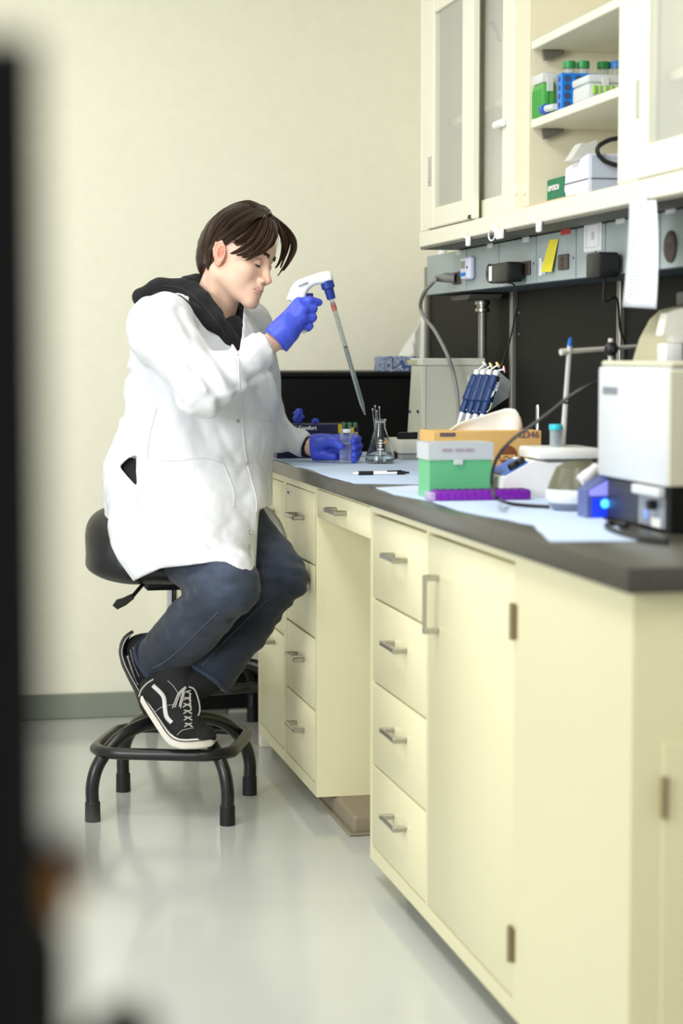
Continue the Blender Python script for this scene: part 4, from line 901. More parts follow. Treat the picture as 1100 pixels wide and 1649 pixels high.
# --- black cable across the bench
cpts = [P(966, 615, Y=3.7), P(945, 622, Y=3.7), P(915, 640, Y=3.72), P(885, 664, Y=3.74), P(855, 686, Y=3.76), P(825, 708, Y=3.78), P(803, 733, Y=3.80), P(793, 760, Y=3.82)]
cpts += [P(792, 785, Y=3.83), P(799, 801, Z=ZP + .030), P(818, 810, Z=ZP + .006), P(850, 814, Z=ZP + .004), P(884, 816, Z=ZP + .004)]
tag(obj('signal_cable', MB().tube(cpts, .0034, 8, smooth=6), m_blackpl), 'black cable arching over the tan carton down onto the blue pad', 'cable')
cp2 = [P(1075, 872, Z=ZC + .006), P(1040, 868, Z=ZC + .006), P(1000, 858, Z=ZC + .006), P(978, 848, Z=ZC + .006), P(985, 842, Z=ZC + .006), P(1010, 846, Z=ZC + .006)]
tag(obj('coiled_cable', MB().tube(cp2, .005, 8, smooth=6), m_blackpl), 'black cable coiled at the foot of the grey instrument', 'cord')

# ------------------------------------------------------------------ dark equipment cabinet close to the lens on the left
ec = thing('black_equipment_cabinet', 'tall black equipment cabinet filling the left edge, close and out of focus', 'cabinet', (-.2, .78, 0))
ex = P(74, 800, Y=.66)[0]
obj('cabinet_body', MB().box((-.50, .665, .06), (ex - .001, .80, P(74, 52, Y=.66)[2]), .003), m_black, ec)
obj('cabinet_door', MB().box((-.495, .655, .08), (ex, .6645, P(74, 56, Y=.66)[2]), .003), m_black, ec)
obj('plinth', MB().box((-.48, .675, 0), (ex - .02, .79, .0598)), m_black, ec)
q0 = P(112, 1362, Y=.70); hb_ = MB().box((ex + .0, .69, q0[2] - .004), (q0[0] + .006, .72, q0[2] + .004), .002); obj('bracket', hb_, m_blackpl, ec)
q = P(95, 1415, Y=.70); obj('orange_tag', MB().box((ex - .0005, .695, q[2] - .014), (q[0] + .005, .700, q[2] + .014), .001), mat('amber_tag', (196, 132, 40), .6), ec)
q = P(133, 1402, Y=.71); obj('grey_latch', MB().box((ex + .0, .705, q[2] - .006), (q[0] + .006, .712, q[2] + .010), .002), mat('latch_grey', (150, 152, 148), .4), ec)
q = P(105, 1540, Y=.70); obj('lower_rail', MB().box((ex - .0005, .67, .98), (ex + .0075, .70, P(100, 1480, Y=.7)[2]), .002), m_black, ec)
q = P(200, 1662, Y=.72); kb = MB().sphere((q[0], .72, q[2]), .013, 14, 10); kb.cyl((ex + .0, .72, q[2] - .002), (q[0], .72, q[2] - .002), .004, n=10); obj('knob', kb, m_blackpl, ec)
# ------------------------------------------------------------------ stools
m_tubeb = mat('black_tube', (18, 18, 19), .3, var=.1, coat=.2); m_rub = mat('black_rubber', (22, 22, 22), .55); m_vinyl = mat('black_vinyl', (24, 24, 25), .38, bump=.1, bscale=240, var=.1)
def stool_base(parent, cx, cy, rot, s=1.0, ringz=.181, half=.178, r=.0125):
    def W_(x, y, z): c, q = math.cos(rot), math.sin(rot); return A((cx + x * c - y * q, cy + x * q + y * c, z))
    h = half
    for (sx, sy) in ((-1, -1), (1, -1), (-1, 1), (1, 1)):
        pts = [W_(sx * h * .14, sy * h * .14, .236), W_(sx * h * .42, sy * h * .42, .233), W_(sx * h * .70, sy * h * .70, .205), W_(sx * h * .92, sy * h * .92, .150), W_(sx * h, sy * h, .095), W_(sx * h, sy * h, .045)]
        lg = obj('leg', MB().tube(pts, .0175, 14, smooth=6), m_tubeb, parent)
        obj('rubber_foot', MB().lathe([(.0205, 0), (.0205, .002), (.0198, .050), (.0182, .052)], W_(sx * h, sy * h, 0), n=18), m_rub, lg)
    hr = h * 1.03; c = .085; ring = []
    for (sx, sy) in ((-1, -1), (1, -1), (1, 1), (-1, 1)):
        for k in range(5):
            a = math.atan2(sy, sx) - PI / 4 + PI / 2 * k / 4; ring.append(W_(sx * (hr - c) + c * math.cos(a), sy * (hr - c) + c * math.sin(a), ringz))
    obj('foot_ring', MB().tube(ring, .0158, 12, closed=True, smooth=2), m_tubeb, parent)
    obj('hub', MB().lathe([(.030, .210), (.036, .216), (.036, .262), (.028, .268)], W_(0, 0, 0) * A((1, 1, 0)), n=24), m_tubeb, parent)
lg_ = [P(147, 1322, Z=0), P(364, 1328, Z=0), P(201, 1275, Z=0), P(404, 1279, Z=0)]
SCX, SCY = float(np.mean([q[0] for q in lg_])), float(np.mean([q[1] for q in lg_]))
rot = math.atan2(lg_[1][1] - lg_[0][1], lg_[1][0] - lg_[0][0])
ST = thing('lab_stool', 'black lab stool with square tubular foot ring that the man sits on', 'stool', (SCX, SCY, 0), 'black lab stools')
stool_base(ST, SCX, SCY, rot)
obj('gas_lift', MB().lathe([(.022, .2685), (.022, .45), (.0145, .455), (.0145, .60)], (SCX, SCY, 0), n=20), m_chrome, ST)
obj('mechanism', MB().box((SCX - .08, SCY - .07, .595), (SCX + .08, SCY + .07, .625), .008), m_blackpl, ST)
# lever
la, lb = P(240, 932, Y=SCY - .10), P(212, 962, Y=SCY - .16); lc2 = P(183, 978, Y=SCY - .17)
lv = obj('lever', MB().tube([A((SCX - .05, SCY - .05, .61)), la, lb], [.005, .005, .005], 8, smooth=4), m_blackpl, ST)
d = lc2 - lb; L = np.linalg.norm(d); d /= L; u = np.cross(d, (0, 1.0, 0)); u /= np.linalg.norm(u)
b = MB().prism([lb - d * .005 + u * .006, lb + d * L * .4 + u * .011, lc2 + u * .010 - d * .006, lc2 - u * .004, lc2 - u * .012 - d * .016, lb + d * L * .4 - u * .008, lb - d * .005 - u * .006], (0, .016, 0)); obj('lever_grip', b, m_blackpl, lv)
# second stool tucked in the corner behind the bench end
S2 = thing('lab_stool', 'second black lab stool pushed into the corner behind the bench, mostly hidden', 'stool', (.93, 6.26, 0), 'black lab stools')
stool_base(S2, .93, 6.22, .25)
obj('gas_lift', MB().lathe([(.022, .2685), (.022, .40), (.0145, .405), (.0145, .50)], (.93, 6.22, 0), n=20), m_chrome, S2)
obj('seat', MB().lathe([(.15, .50), (.18, .51), (.185, .54), (.17, .56), (.05, .562)], (.93, 6.22, 0), n=32), m_vinyl, S2)
# ------------------------------------------------------------------ distance-field modelling for the soft shapes
def rc(p, a, b, r1, r2):
    a, b = A(a, float), A(b, float); ba = b - a; h = np.clip(((p - a) @ ba) / (ba @ ba), 0, 1)
    return np.linalg.norm(p - a - h[:, None] * ba, axis=1) - (r1 + (r2 - r1) * h)
def ell(p, c, r, M=None):
    q = p - A(c, float)
    if M is not None: q = q @ M
    r = A(r, float); k0 = np.linalg.norm(q / r, axis=1); k1 = np.linalg.norm(q / r ** 2, axis=1) + 1e-9
    return k0 * (k0 - 1) / k1
def sph(p, c, r): return np.linalg.norm(p - A(c, float), axis=1) - r
def smin(a, b, k):
    h = np.clip(.5 + .5 * (b - a) / k, 0, 1); return b + (a - b) * h - k * h * (1 - h)
def smax(a, b, k): return -smin(-a, -b, k)
def chain(p, pts, rs, k=.01):
    d = None
    for i in range(len(pts) - 1):
        e = rc(p, pts[i], pts[i + 1], rs[i], rs[i + 1]); d = e if d is None else smin(d, e, k)
    return d
_G = np.random.default_rng(3).normal(size=(512, 3)); _G /= np.linalg.norm(_G, axis=1)[:, None]
def noise3(p):
    i = np.floor(p).astype(np.int64); f = p - i; w = f * f * f * (f * (f * 6 - 15) + 10); out = 0
    for dx in (0, 1):
        for dy in (0, 1):
            for dz in (0, 1):
                h = ((i[:, 0] + dx) * 73856093 ^ (i[:, 1] + dy) * 19349663 ^ (i[:, 2] + dz) * 83492791) & 511
                g = _G[h]; d = f - A((dx, dy, dz)); v = (g * d).sum(1)
                out = out + v * (w[:, 0] if dx else 1 - w[:, 0]) * (w[:, 1] if dy else 1 - w[:, 1]) * (w[:, 2] if dz else 1 - w[:, 2])
    return out
def pix(p):
    v = p - CAM; z = v @ FW; return 550 + F_PX * (v @ RT) / z, 824.5 - F_PX * (v @ UP) / z
def polyd(x, y, poly):
    """signed distance to a polygon (negative inside)"""
    P_ = A(poly, float); n = len(P_); d = np.full(x.shape, 1e18); s = np.ones(x.shape)
    for i in range(n):
        a, b = P_[i], P_[i - 1]; e = b - a; wx, wy = x - a[0], y - a[1]; t = np.clip((wx * e[0] + wy * e[1]) / (e @ e), 0, 1)
        d = np.minimum(d, (wx - e[0] * t) ** 2 + (wy - e[1] * t) ** 2)
        c1 = y >= a[1]; c2 = y < b[1]; c3 = e[0] * wy > e[1] * wx
        s = np.where((c1 & c2 & c3) | (~c1 & ~c2 & ~c3), -s, s)
    return s * np.sqrt(d)
def sdf_mesh(fn, lo, hi, h, B=8, slack=1.7):
    """surface nets over a narrow band of blocks"""
    lo, hi = A(lo, float), A(hi, float); nb = np.ceil((hi - lo) / (h * B)).astype(int); n = nb * B
    cx = [lo[k] + (np.arange(nb[k]) + .5) * B * h for k in range(3)]
    Cc = np.stack(np.meshgrid(*cx, indexing='ij'), -1).reshape(-1, 3); fc = fn(Cc)
    act = np.abs(fc) < B * h * .87 * slack
    F = np.repeat(np.repeat(np.repeat(fc.reshape(nb), B, 0), B, 1), B, 2).astype(np.float32)
    idx = np.argwhere(act.reshape(nb)); o = np.stack(np.meshgrid(*[np.arange(B)] * 3, indexing='ij'), -1).reshape(-1, 3)
    for s in range(0, len(idx), 600):
        ii = (idx[s:s + 600, None, :] * B + o[None]).reshape(-1, 3); F[ii[:, 0], ii[:, 1], ii[:, 2]] = fn(lo + ii * h)
    S = F < 0; c = np.zeros(n - 1, np.int8)
    for dx in (0, 1):
        for dy in (0, 1):
            for dz in (0, 1): c += S[dx:n[0] - 1 + dx, dy:n[1] - 1 + dy, dz:n[2] - 1 + dz]
    cell = np.argwhere((c > 0) & (c < 8)); ID = np.full(n - 1, -1, np.int64); ID[cell[:, 0], cell[:, 1], cell[:, 2]] = np.arange(len(cell))
    pos = np.zeros((len(cell), 3)); cnt = np.zeros(len(cell))
    for ax in range(3):
        o1, o2 = [k for k in range(3) if k != ax]
        for u in (0, 1):
            for v in (0, 1):
                a = cell.copy(); a[:, o1] += u; a[:, o2] += v; b = a.copy(); b[:, ax] += 1
                fa = F[a[:, 0], a[:, 1], a[:, 2]]; fb = F[b[:, 0], b[:, 1], b[:, 2]]; m = (fa < 0) != (fb < 0)
                t = np.where(m, fa / np.where(m, fa - fb, 1), 0); q = a.astype(float); q[:, ax] += t; pos[m] += q[m]; cnt += m
    pos = lo + pos / cnt[:, None] * h; faces = []
    for ax in range(3):
        o1, o2 = (ax + 1) % 3, (ax + 2) % 3; sl = [slice(None)] * 3; sh = [slice(None)] * 3
        sl[ax] = slice(0, -1); sh[ax] = slice(1, None); d = S[tuple(sl)] != S[tuple(sh)]; e = np.argwhere(d)
        e = e[(e[:, o1] > 0) & (e[:, o2] > 0) & (e[:, o1] < n[o1] - 1) & (e[:, o2] < n[o2] - 1) & (e[:, ax] < n[ax] - 1)]
        q = []
        for (u, v) in ((1, 1), (0, 1), (0, 0), (1, 0)):
            t = e.copy(); t[:, o1] -= u; t[:, o2] -= v; q.append(ID[t[:, 0], t[:, 1], t[:, 2]])
        q = np.stack(q, 1); inside = S[e[:, 0], e[:, 1], e[:, 2]]; q[~inside] = q[~inside][:, ::-1]; q = q[(q >= 0).all(1)]; faces.append(q)
    return pos, np.concatenate(faces)
def relax(v, f, it=1, w=.5):
    e = np.concatenate([f[:, [0, 1]], f[:, [1, 2]], f[:, [2, 3]], f[:, [3, 0]]])
    for _ in range(it):
        s = np.zeros_like(v); c = np.zeros(len(v))
        np.add.at(s, e[:, 0], v[e[:, 1]]); np.add.at(s, e[:, 1], v[e[:, 0]]); np.add.at(c, e[:, 0], 1); np.add.at(c, e[:, 1], 1)
        v = v + w * (s / np.maximum(c, 1)[:, None] - v)
    return v
def mobj(name, v, f, m, parent, label=None, cols=None):
    off = OFF[parent.name]; me = bpy.data.meshes.new(name); me.from_pydata((v - off).tolist(), [], f.tolist()); me.update()
    me.polygons.foreach_set('use_smooth', [True] * len(me.polygons)); me.materials.append(m)
    if cols is not None:
        at_ = me.color_attributes.new('tint', 'FLOAT_COLOR', 'POINT'); at_.data.foreach_set('color', np.concatenate([cols, np.ones((len(cols), 1))], 1).ravel().astype(np.float32))
    o = bpy.data.objects.new(name, me); COL.objects.link(o); o.parent = parent; OFF[o.name] = off
    if label: o['label'] = label
    return o
from mathutils.bvhtree import BVHTree
class Surf:
    def __init__(s, v, f): s.t = BVHTree.FromPolygons([tuple(q) for q in v], [tuple(q) for q in f])
    def at(s, x, y, lift=.0, n=False):
        d = FW + RT * (x - 550) / F_PX - UP * (y - 824.5) / F_PX; d = d / np.linalg.norm(d)
        h = s.t.ray_cast(Vector(CAM), Vector(d))
        if h[0] is None: return None
        q = A(h[0]) - d * lift
        return (q, A(h[1])) if n else q
    def line(s, pts, k=6, lift=.001):
        p, _ = catmull([A(q, float) for q in pts], [0] * len(pts), k); out = [s.at(q[0], q[1], lift) for q in p]; return [q for q in out if q is not None]
Qp = lambda x, y, Y: P(x, y, Y=Y)

# ------------------------------------------------------------------ seat of the stool
m_seat = m_vinyl
def f_seat(p):
    d = ell(p, (SCX + .0, SCY, .660), (.225, .215, .052))
    c = A((SCX, SCY, 0)); arc = []
    for t in np.linspace(70, 225, 16): a = math.radians(t); arc.append((SCX + .175 * math.cos(a), SCY + .160 * math.sin(a), .690 + .065 * math.sin(math.radians((t - 70) / 155 * 180))))
    d = smin(d, chain(p, arc, [.035] + [.042] * 14 + [.035], .03), .07); return d
v, f = sdf_mesh(f_seat, (SCX - .30, SCY - .28, .55), (SCX + .30, SCY + .28, .86), .006); v = relax(v, f, 2); mobj('seat', v, f, m_seat, ST)

# ------------------------------------------------------------------ the man
MAN = thing('person', 'young man in white lab coat, jeans and blue gloves, seated on the stool, pipetting', 'person', (SCX, SCY, .70))
# head frame
_a, _d, _r, HS = math.radians(37.8), math.radians(13.6), math.radians(-11.0), .984
_f0 = A((math.cos(_a), -math.sin(_a), 0)); _l0 = A((math.sin(_a), math.cos(_a), 0)); _z = A((0, 0, 1.0))
HF = math.cos(_d) * _f0 - math.sin(_d) * _z; _u = math.sin(_d) * _f0 + math.cos(_d) * _z
HL = math.cos(_r) * _l0 + math.sin(_r) * _u; HU = -math.sin(_r) * _l0 + math.cos(_r) * _u
HO = P(380.9, 417.7, Y=5.2)
HM = np.stack([HF, HL, HU], 1)
def h2w(q): return HO + HS * (A(q, float) @ HM.T)
def w2h(p): return ((p - HO) @ HM) / HS
neck0 = w2h(Qp(338, 520, 5.26)[None])[0]
def f_head_local(q):
    a = q.copy(); a[:, 1] = np.abs(a[:, 1]); y0 = q[:, 1]
    d = ell(q, (-.006, 0, .036), (.097, .076, .087))
    d = smin(d, ell(q, (.036, 0, -.020), (.054, .059, .080)), .03)
    d = smin(d, ell(q, (.052, 0, .045), (.042, .058, .045)), .02)                         # forehead
    d = smin(d, rc(a, (.000, .050, -.055), (.074, .012, -.096), .021, .0165), .028)        # jaw
    d = smin(d, rc(q, (.01, 0, -.05), (.070, 0, -.085), .045, .022), .02)
    d = smin(d, ell(q, (.079, 0, -.101), (.0165, .021, .0165)), .012)                      # chin
    d = smin(d, sph(a, (.060, .046, -.020), .0175), .02)                                   # cheekbone
    d = smin(d, rc(a, (.081, .010, .024), (.066, .046, .023), .0105, .0105), .014)         # brow
    d = smax(d, -sph(a, (.097, .033, .004), .0155), .014)                                  # socket
    d = smax(d, -ell(a, (.097, .045, -.055), (.011, .011, .016)), .02)                      # hollow beside the mouth
    d = smin(d, rc(q, (.083, 0, .016), (.107, 0, -.031), .0085, .0088), .009)              # nose
    d = smin(d, ell(q, (.108, 0, -.034), (.0118, .0105, .0095)), .005)
    d = smin(d, ell(a, (.097, .0125, -.039), (.0105, .0065, .0075)), .005)
    d = smin(d, rc(q, (.088, 0, -.045), (.092, 0, -.060), .011, .010), .010)               # muzzle
    d = smin(d, ell(q, (.075, 0, -.066), (.021, .030, .021)), .014)
    d = smin(d, np.minimum(rc(a, (.0935, .004, -.0605), (.0845, .023, -.066), .0058, .0022), rc(a, (.0935, 0, -.061), (.0935, .004, -.0605), .0055, .0058)), .004)
    d = smin(d, rc(a, (.0905, .000, -.0735), (.0835, .021, -.0675), .0068, .0025), .004)
    d = smax(d, -rc(a, (.1000, 0, -.0668), (.0885, .025, -.0672), .0014, .0010), .0018)    # line of the mouth
    d = smax(d, -ell(a, (.101, .0062, -.0455), (.0055, .0028, .0028)), .002)               # nostril
    d = smin(d, ell(a, (.044, .039, -.036), (.028, .018, .026)), .03)
    # eyelids over the ball, cast down
    e = sph(a, (.0765, .0315, .003), .0138)
    d = smin(d, np.maximum(e, -(a[:, 2] + .0036)), .0030); d = smin(d, np.maximum(sph(a, (.0765, .0315, .003), .0134), a[:, 2] + .0090), .0030)
    d = smax(d, -rc(a, (.092, .020, .0135), (.083, .044, .0125), .0012, .0012), .003)      # lid crease
    # ear
    Me = np.stack([A((.94, .28, .2)), A((-.25, .95, 0)), A((-.2, 0, .98))], 1); Me = Me / np.linalg.norm(Me, axis=0)
    ear = ell(a, (-.010, .078, -.004), (.0185, .0090, .031), Me)
    ear = smax(ear, -ell(a, (-.004, .0845, .000), (.0098, .0085, .018), Me), .003)
    hel = [(-.002, .081, .016), (-.012, .084, .026), (-.024, .085, .019), (-.027, .084, .002), (-.021, .082, -.016)]
    ear = smin(ear, chain(a, hel, [.0035, .004, .004, .0036, .003], .003), .003)
    ear = smin(ear, ell(a, (-.006, .079, -.031), (.0075, .0045, .0085)), .005)
    d = smin(d, ear, .005)
    d = smin(d, rc(q, (-.022, 0, -.045), tuple(neck0), .053, .064), .022)                  # neck
    d = smin(d, rc(a, (-.02, .052, -.045), tuple(A((neck0[0] + .03, .012, neck0[2]))), .014, .012), .02)
    return d
nv_ = A((-1, 0, .35)); 
def f_head(p):
    q = w2h(p); return f_head_local(q) * HS
v, f = sdf_mesh(f_head, h2w((-.02, 0, 0)) - A((.155, .16, .26)), h2w((0, 0, 0)) + A((.16, .16, .16)), .0019); v = relax(v, f, 1, .4)
SF_HEAD = Surf(v, f)
q = w2h(v); ay = np.abs(q[:, 1])
sk = np.tile(A(lin((232, 194, 170))), (len(v), 1))
def blend(c, w): global sk; w = np.clip(w, 0, 1)[:, None]; sk = sk * (1 - w) + A(lin(c)) * w
g = lambda c, s: np.exp(-(((q - A(c)) / A(s)) ** 2).sum(1)); ga = lambda c, s: np.exp(-(((np.stack([q[:, 0], ay, q[:, 2]], 1) - A(c)) / A(s)) ** 2).sum(1))
blend((222, 160, 140), .22 * ga((.07, .045, -.03), (.03, .02, .022))); blend((218, 150, 128), .6 * g((.112, 0, -.036), (.015, .016, .014)))
blend((226, 138, 120), .75 * ga((-.012, .085, -.01), (.022, .012, .034)))
blend((176, 96, 80), .8 * ga((-.004, .078, -.001), (.008, .007, .013)))  # shade of the ear hollow painted into the skin tint
blend((196, 158, 138), .15 * g((.08, 0, -.09), (.03, .05, .03)))
lipm = np.maximum(ga((.0930, .006, -.0605), (.008, .014, .0042)), ga((.090, .006, -.0735), (.010, .013, .0055)))
blend((196, 118, 108), 1.1 * lipm * (q[:, 0] > .08) * (ay < .024)); blend((110, 62, 58), 1.1 * np.maximum(ga((.092, .006, -.0668), (.012, .012, .0013)), ga((.087, .019, -.0672), (.008, .007, .0010))))
blend((206, 150, 132), .5 * ga((.088, .031, .008), (.012, .018, .009)))
m_skin = mat('skin', (230, 192, 168), .48, sss=.12, bump=.04, bscale=900, spec=.35)
nt = m_skin.node_tree; an = nt.nodes.new('ShaderNodeAttribute'); an.attribute_name = 'tint'
nt.links.new(an.outputs['Color'], nt.nodes['Principled BSDF'].inputs['Base Color'])
head_v, head_f, head_c = v, f, sk

# joints (x px, y px, depth Y) of the pose
shR, elR, wrR = Qp(256, 522, 5.07), Qp(324, 630, 4.95), Qp(446, 546, 5.0)
shL, elL, wrL = Qp(402, 522, 5.42), Qp(434, 696, 5.53), Qp(505, 720, 5.415)
hpR, hpL, pel = Qp(258, 855, 5.2), Qp(325, 832, 5.38), Qp(288, 835, 5.30)
knR, knL = Qp(366, 942, 4.92), Qp(449, 930, 5.155)
anR, anL = Qp(258, 1062, 5.19), Qp(335, 1090, 5.11)
# right hand
RM = [Qp(481, 487, 5.005), Qp(488, 499, 4.99), Qp(487, 512, 4.99), Qp(481, 525, 4.995)]
RW = [Qp(440, 538, 5.00), Qp(445, 543, 4.995), Qp(450, 549, 4.995), Qp(455, 555, 5.0)]
RFING = [[RM[0], Qp(499, 484, 5.0), Qp(513, 487, 5.01)],
         [RM[1], Qp(504, 497, 5.0), Qp(502, 500, 5.035), Qp(488, 503, 5.045)],
         [RM[2], Qp(503, 511, 5.0), Qp(501, 514, 5.037), Qp(487, 517, 5.047)],
         [RM[3], Qp(498, 525, 5.005), Qp(496, 527, 5.035), Qp(485, 530, 5.045)]]
RTH = [Qp(452, 530, 5.02), Qp(466, 506, 5.05), Qp(484, 490, 5.06), Qp(500, 488, 5.055)]
def f_handR(p, g=0.0):
    d = None
    for i in range(4):
        e = rc(p, RW[i], RM[i], .0185 + g, .0130 + g); d = e if d is None else smin(d, e, .012)
    d = smin(d, rc(p, RW[1], RTH[1], .018 + g, .0125 + g), .012)
    for i, fg in enumerate(RFING):
        rs = [(.0122, .0112, .0102)[:3], (.0125, .0114, .0108, .0098), (.0122, .0112, .0106, .0096), (.0112, .0103, .0098, .009)][i]
        e = chain(p, fg, [x + g for x in rs], .004); d = smin(d, e, .0045)
    d = smin(d, chain(p, RTH, [.0145 + g, .0125 + g, .0115 + g, .0105 + g], .005), .006)
    return d
LM = [Qp(543, 707, 5.385), Qp(544, 716, 5.385), Qp(542, 726, 5.385), Qp(538, 734, 5.38)]
LW = [Qp(507, 711, 5.41), Qp(504, 718, 5.415), Qp(505, 725, 5.41), Qp(508, 731, 5.405)]
VX, VY = float(P(557.5, 746, Z=ZP)[0]), float(P(557.5, 746, Z=ZP)[1])
LFING = [[LM[0], Qp(570, 704, VY + .042), Qp(576, 707, VY + .010), Qp(569, 710, VY - .012)],
         [LM[1], Qp(572, 716, VY + .042), Qp(578, 718, VY + .010), Qp(570, 722, VY - .014)],
         [LM[2], Qp(571, 727, VY + .040), Qp(577, 729, VY + .008), Qp(570, 733, VY - .012)],
         [LM[3], Qp(566, 736, VY + .036), Qp(573, 737, VY + .010), Qp(570, 740, VY - .006)]]
LTH = [Qp(514, 718, 5.385), Qp(529, 711, 5.345), Qp(541, 713, 5.318), Qp(549, 719, VY - .022)]
def f_handL(p, g=0.0):
    d = None
    for i in range(4):
        e = rc(p, LW[i], LM[i], .0175 + g, .0125 + g); d = e if d is None else smin(d, e, .012)
    d = smin(d, rc(p, Qp(512, 730, 5.39), Qp(538, 735, 5.36), .014 + g, .011 + g), .012)
    for i, fg in enumerate(LFING): d = smin(d, chain(p, fg, [x + g for x in (.0115, .0105, .0100, .0092)], .004), .004)
    d = smin(d, chain(p, LTH, [.0165 + g, .0140 + g, .0120 + g, .0098 + g], .006), .006)
    return d
def f_body(p):
    d = ell(p, tuple((pel + Qp(308, 520, 5.27)) / 2), (.135, .115, .30))
    d = smin(d, rc(p, pel - A((0, 0, -.02)), Qp(310, 560, 5.27), .12, .12), .05)
    d = smin(d, rc(p, shR + A((.05, .03, -.02)), shL + A((-.05, -.03, -.02)), .040, .040), .05)
    d = smin(d, rc(p, Qp(338, 520, 5.26), Qp(325, 560, 5.26), .062, .08), .04)
    for s, e, w in ((shR, elR, wrR), (shL, elL, wrL)):
        d = smin(d, rc(p, s + (pel * A((1, 1, 0)) + A((0, 0, s[2])) - s) * .25 + A((0, 0, -.03)), e, .038, .036), .03); d = smin(d, rc(p, e, w, .040, .0262), .02)
    for h, k, a in ((hpR, knR, anR), (hpL, knL, anL)):
        d = smin(d, rc(p, h, k, .070, .050), .04); d = smin(d, rc(p, k, a, .046, .030), .03)
    d = smin(d, rc(p, anL, Qp(280, 1142, 5.125), .026, .020), .02); d = smin(d, rc(p, anR, Qp(242, 1104, 5.245), .026, .020), .02)
    return np.minimum(np.minimum(d, f_handR(p, -.0035)), f_handL(p, -.0035))
v, f = sdf_mesh(f_body, (.36, 4.80, .10), (1.26, 5.66, 1.42), .0062, slack=2.0); v = relax(v, f, 1)
allv = np.concatenate([v, head_v]); allf = np.concatenate([f, head_f + len(v)]); allc = np.concatenate([np.tile(A(lin((230, 190, 165))), (len(v), 1)), head_c])
mobj('body', allv, allf, m_skin, MAN, cols=allc)
# eyes, lashes, brows
eb_ = MB()
for s in (-1, 1): eb_.sphere(h2w((.0762, s * .0315, .003)), .0126 * HS, 20, 14)
eyo = obj('eyes', eb_, mat('eye_white', (214, 206, 200), .15, var=.02), MAN)
ib = MB()
for s in (-1, 1):
    c = A((.0762, s * .0315, .003)); dr_ = A((.72, -.10 * s, -.62)); dr_ /= np.linalg.norm(dr_); n = 16
    ax = dr_; u_ = np.cross(ax, (0, 0, 1.0)); u_ /= np.linalg.norm(u_); w_ = np.cross(ax, u_); R_ = .0129
    ring = lambda t: [h2w(c + R_ * (math.cos(t) * ax + math.sin(t) * (math.cos(a) * u_ + math.sin(a) * w_))) for a in np.linspace(0, 2 * PI, n + 1)[:-1]]
    r1, r0 = ring(.48), ring(.02); ib.add(r1 + r0, [(i, (i + 1) % n, n + (i + 1) % n, n + i) for i in range(n)] + [tuple(range(n, 2 * n))])
obj('irises', ib, mat('brown_iris', (44, 32, 26), .15), eyo)
m_hair = mat('dark_brown_hair', (62, 47, 37), .40, var=.45, scale=40, stretch=(1, 1, .15), spec=.6)
_n = m_hair.node_tree; _g = _n.nodes.new('ShaderNodeNewGeometry'); _mx = _n.nodes.new('ShaderNodeMix'); _mx.data_type = 'RGBA'; _mx.blend_type = 'MULTIPLY'; _mx.inputs['Factor'].default_value = 1
_rp = _n.nodes.new('ShaderNodeValToRGB'); _rp.color_ramp.elements[0].color = (.45, .43, .42, 1); _rp.color_ramp.elements[1].color = (1.9, 1.8, 1.65, 1)
_old = _n.nodes['Principled BSDF'].inputs['Base Color'].links[0].from_socket
_n.links.new(_g.outputs['Random Per Island'], _rp.inputs[0]); _n.links.new(_old, _mx.inputs['A']); _n.links.new(_rp.outputs[0], _mx.inputs['B']); _n.links.new(_mx.outputs['Result'], _n.nodes['Principled BSDF'].inputs['Base Color'])
def face_at(y, z, lift=0.0):
    h = SF_HEAD.t.ray_cast(Vector(h2w((.2, y, z))), Vector(-HF)); return A(h[0]) + HF * lift if h[0] is not None else h2w((.09, y, z))
lb_ = MB()
for s in (-1, 1):
    ed = [(.0213, -.0040), (.0255, -.0056), (.0315, -.0062), (.037, -.0052), (.0425, -.0022)]
    pts = []
    for (yy, zz) in ed: pts.append(face_at(s * yy, zz - .0012, .0006))
    lb_.tube(pts, [.0009, .0019, .0024, .0021, .0012], 6, smooth=3)
    for i in range(len(pts) - 1):
        for t in (0, .33, .66):
            q0 = pts[i] * (1 - t) + pts[i + 1] * t; lb_.tube([q0, q0 + HF * .004 - HU * .0035 + HL * s * .001], [.0004, .0001], 3)
obj('eyelashes', lb_, m_hair, MAN)
bb_ = MB()
for s in (-1, 1):
    for k in range(170):
        t = RNG.uniform(0, 1); yy = .010 + .040 * t; zz = .0235 + .0085 * math.sin(t * 2.3) - .004 * t + RNG.normal(0, .0018) * (1.2 - .6 * t)
        q0 = face_at(s * yy, zz, .0004); dn = HL * s * (.5 + .5 * t) + HU * (.75 - .95 * t) + HF * .15; dn /= np.linalg.norm(dn)
        bb_.tube([q0, q0 + dn * .0045, q0 + dn * .008 - HF * .0015 * t], [.0006, .0005, .0001], 3)
obj('eyebrows', bb_, m_hair, MAN)

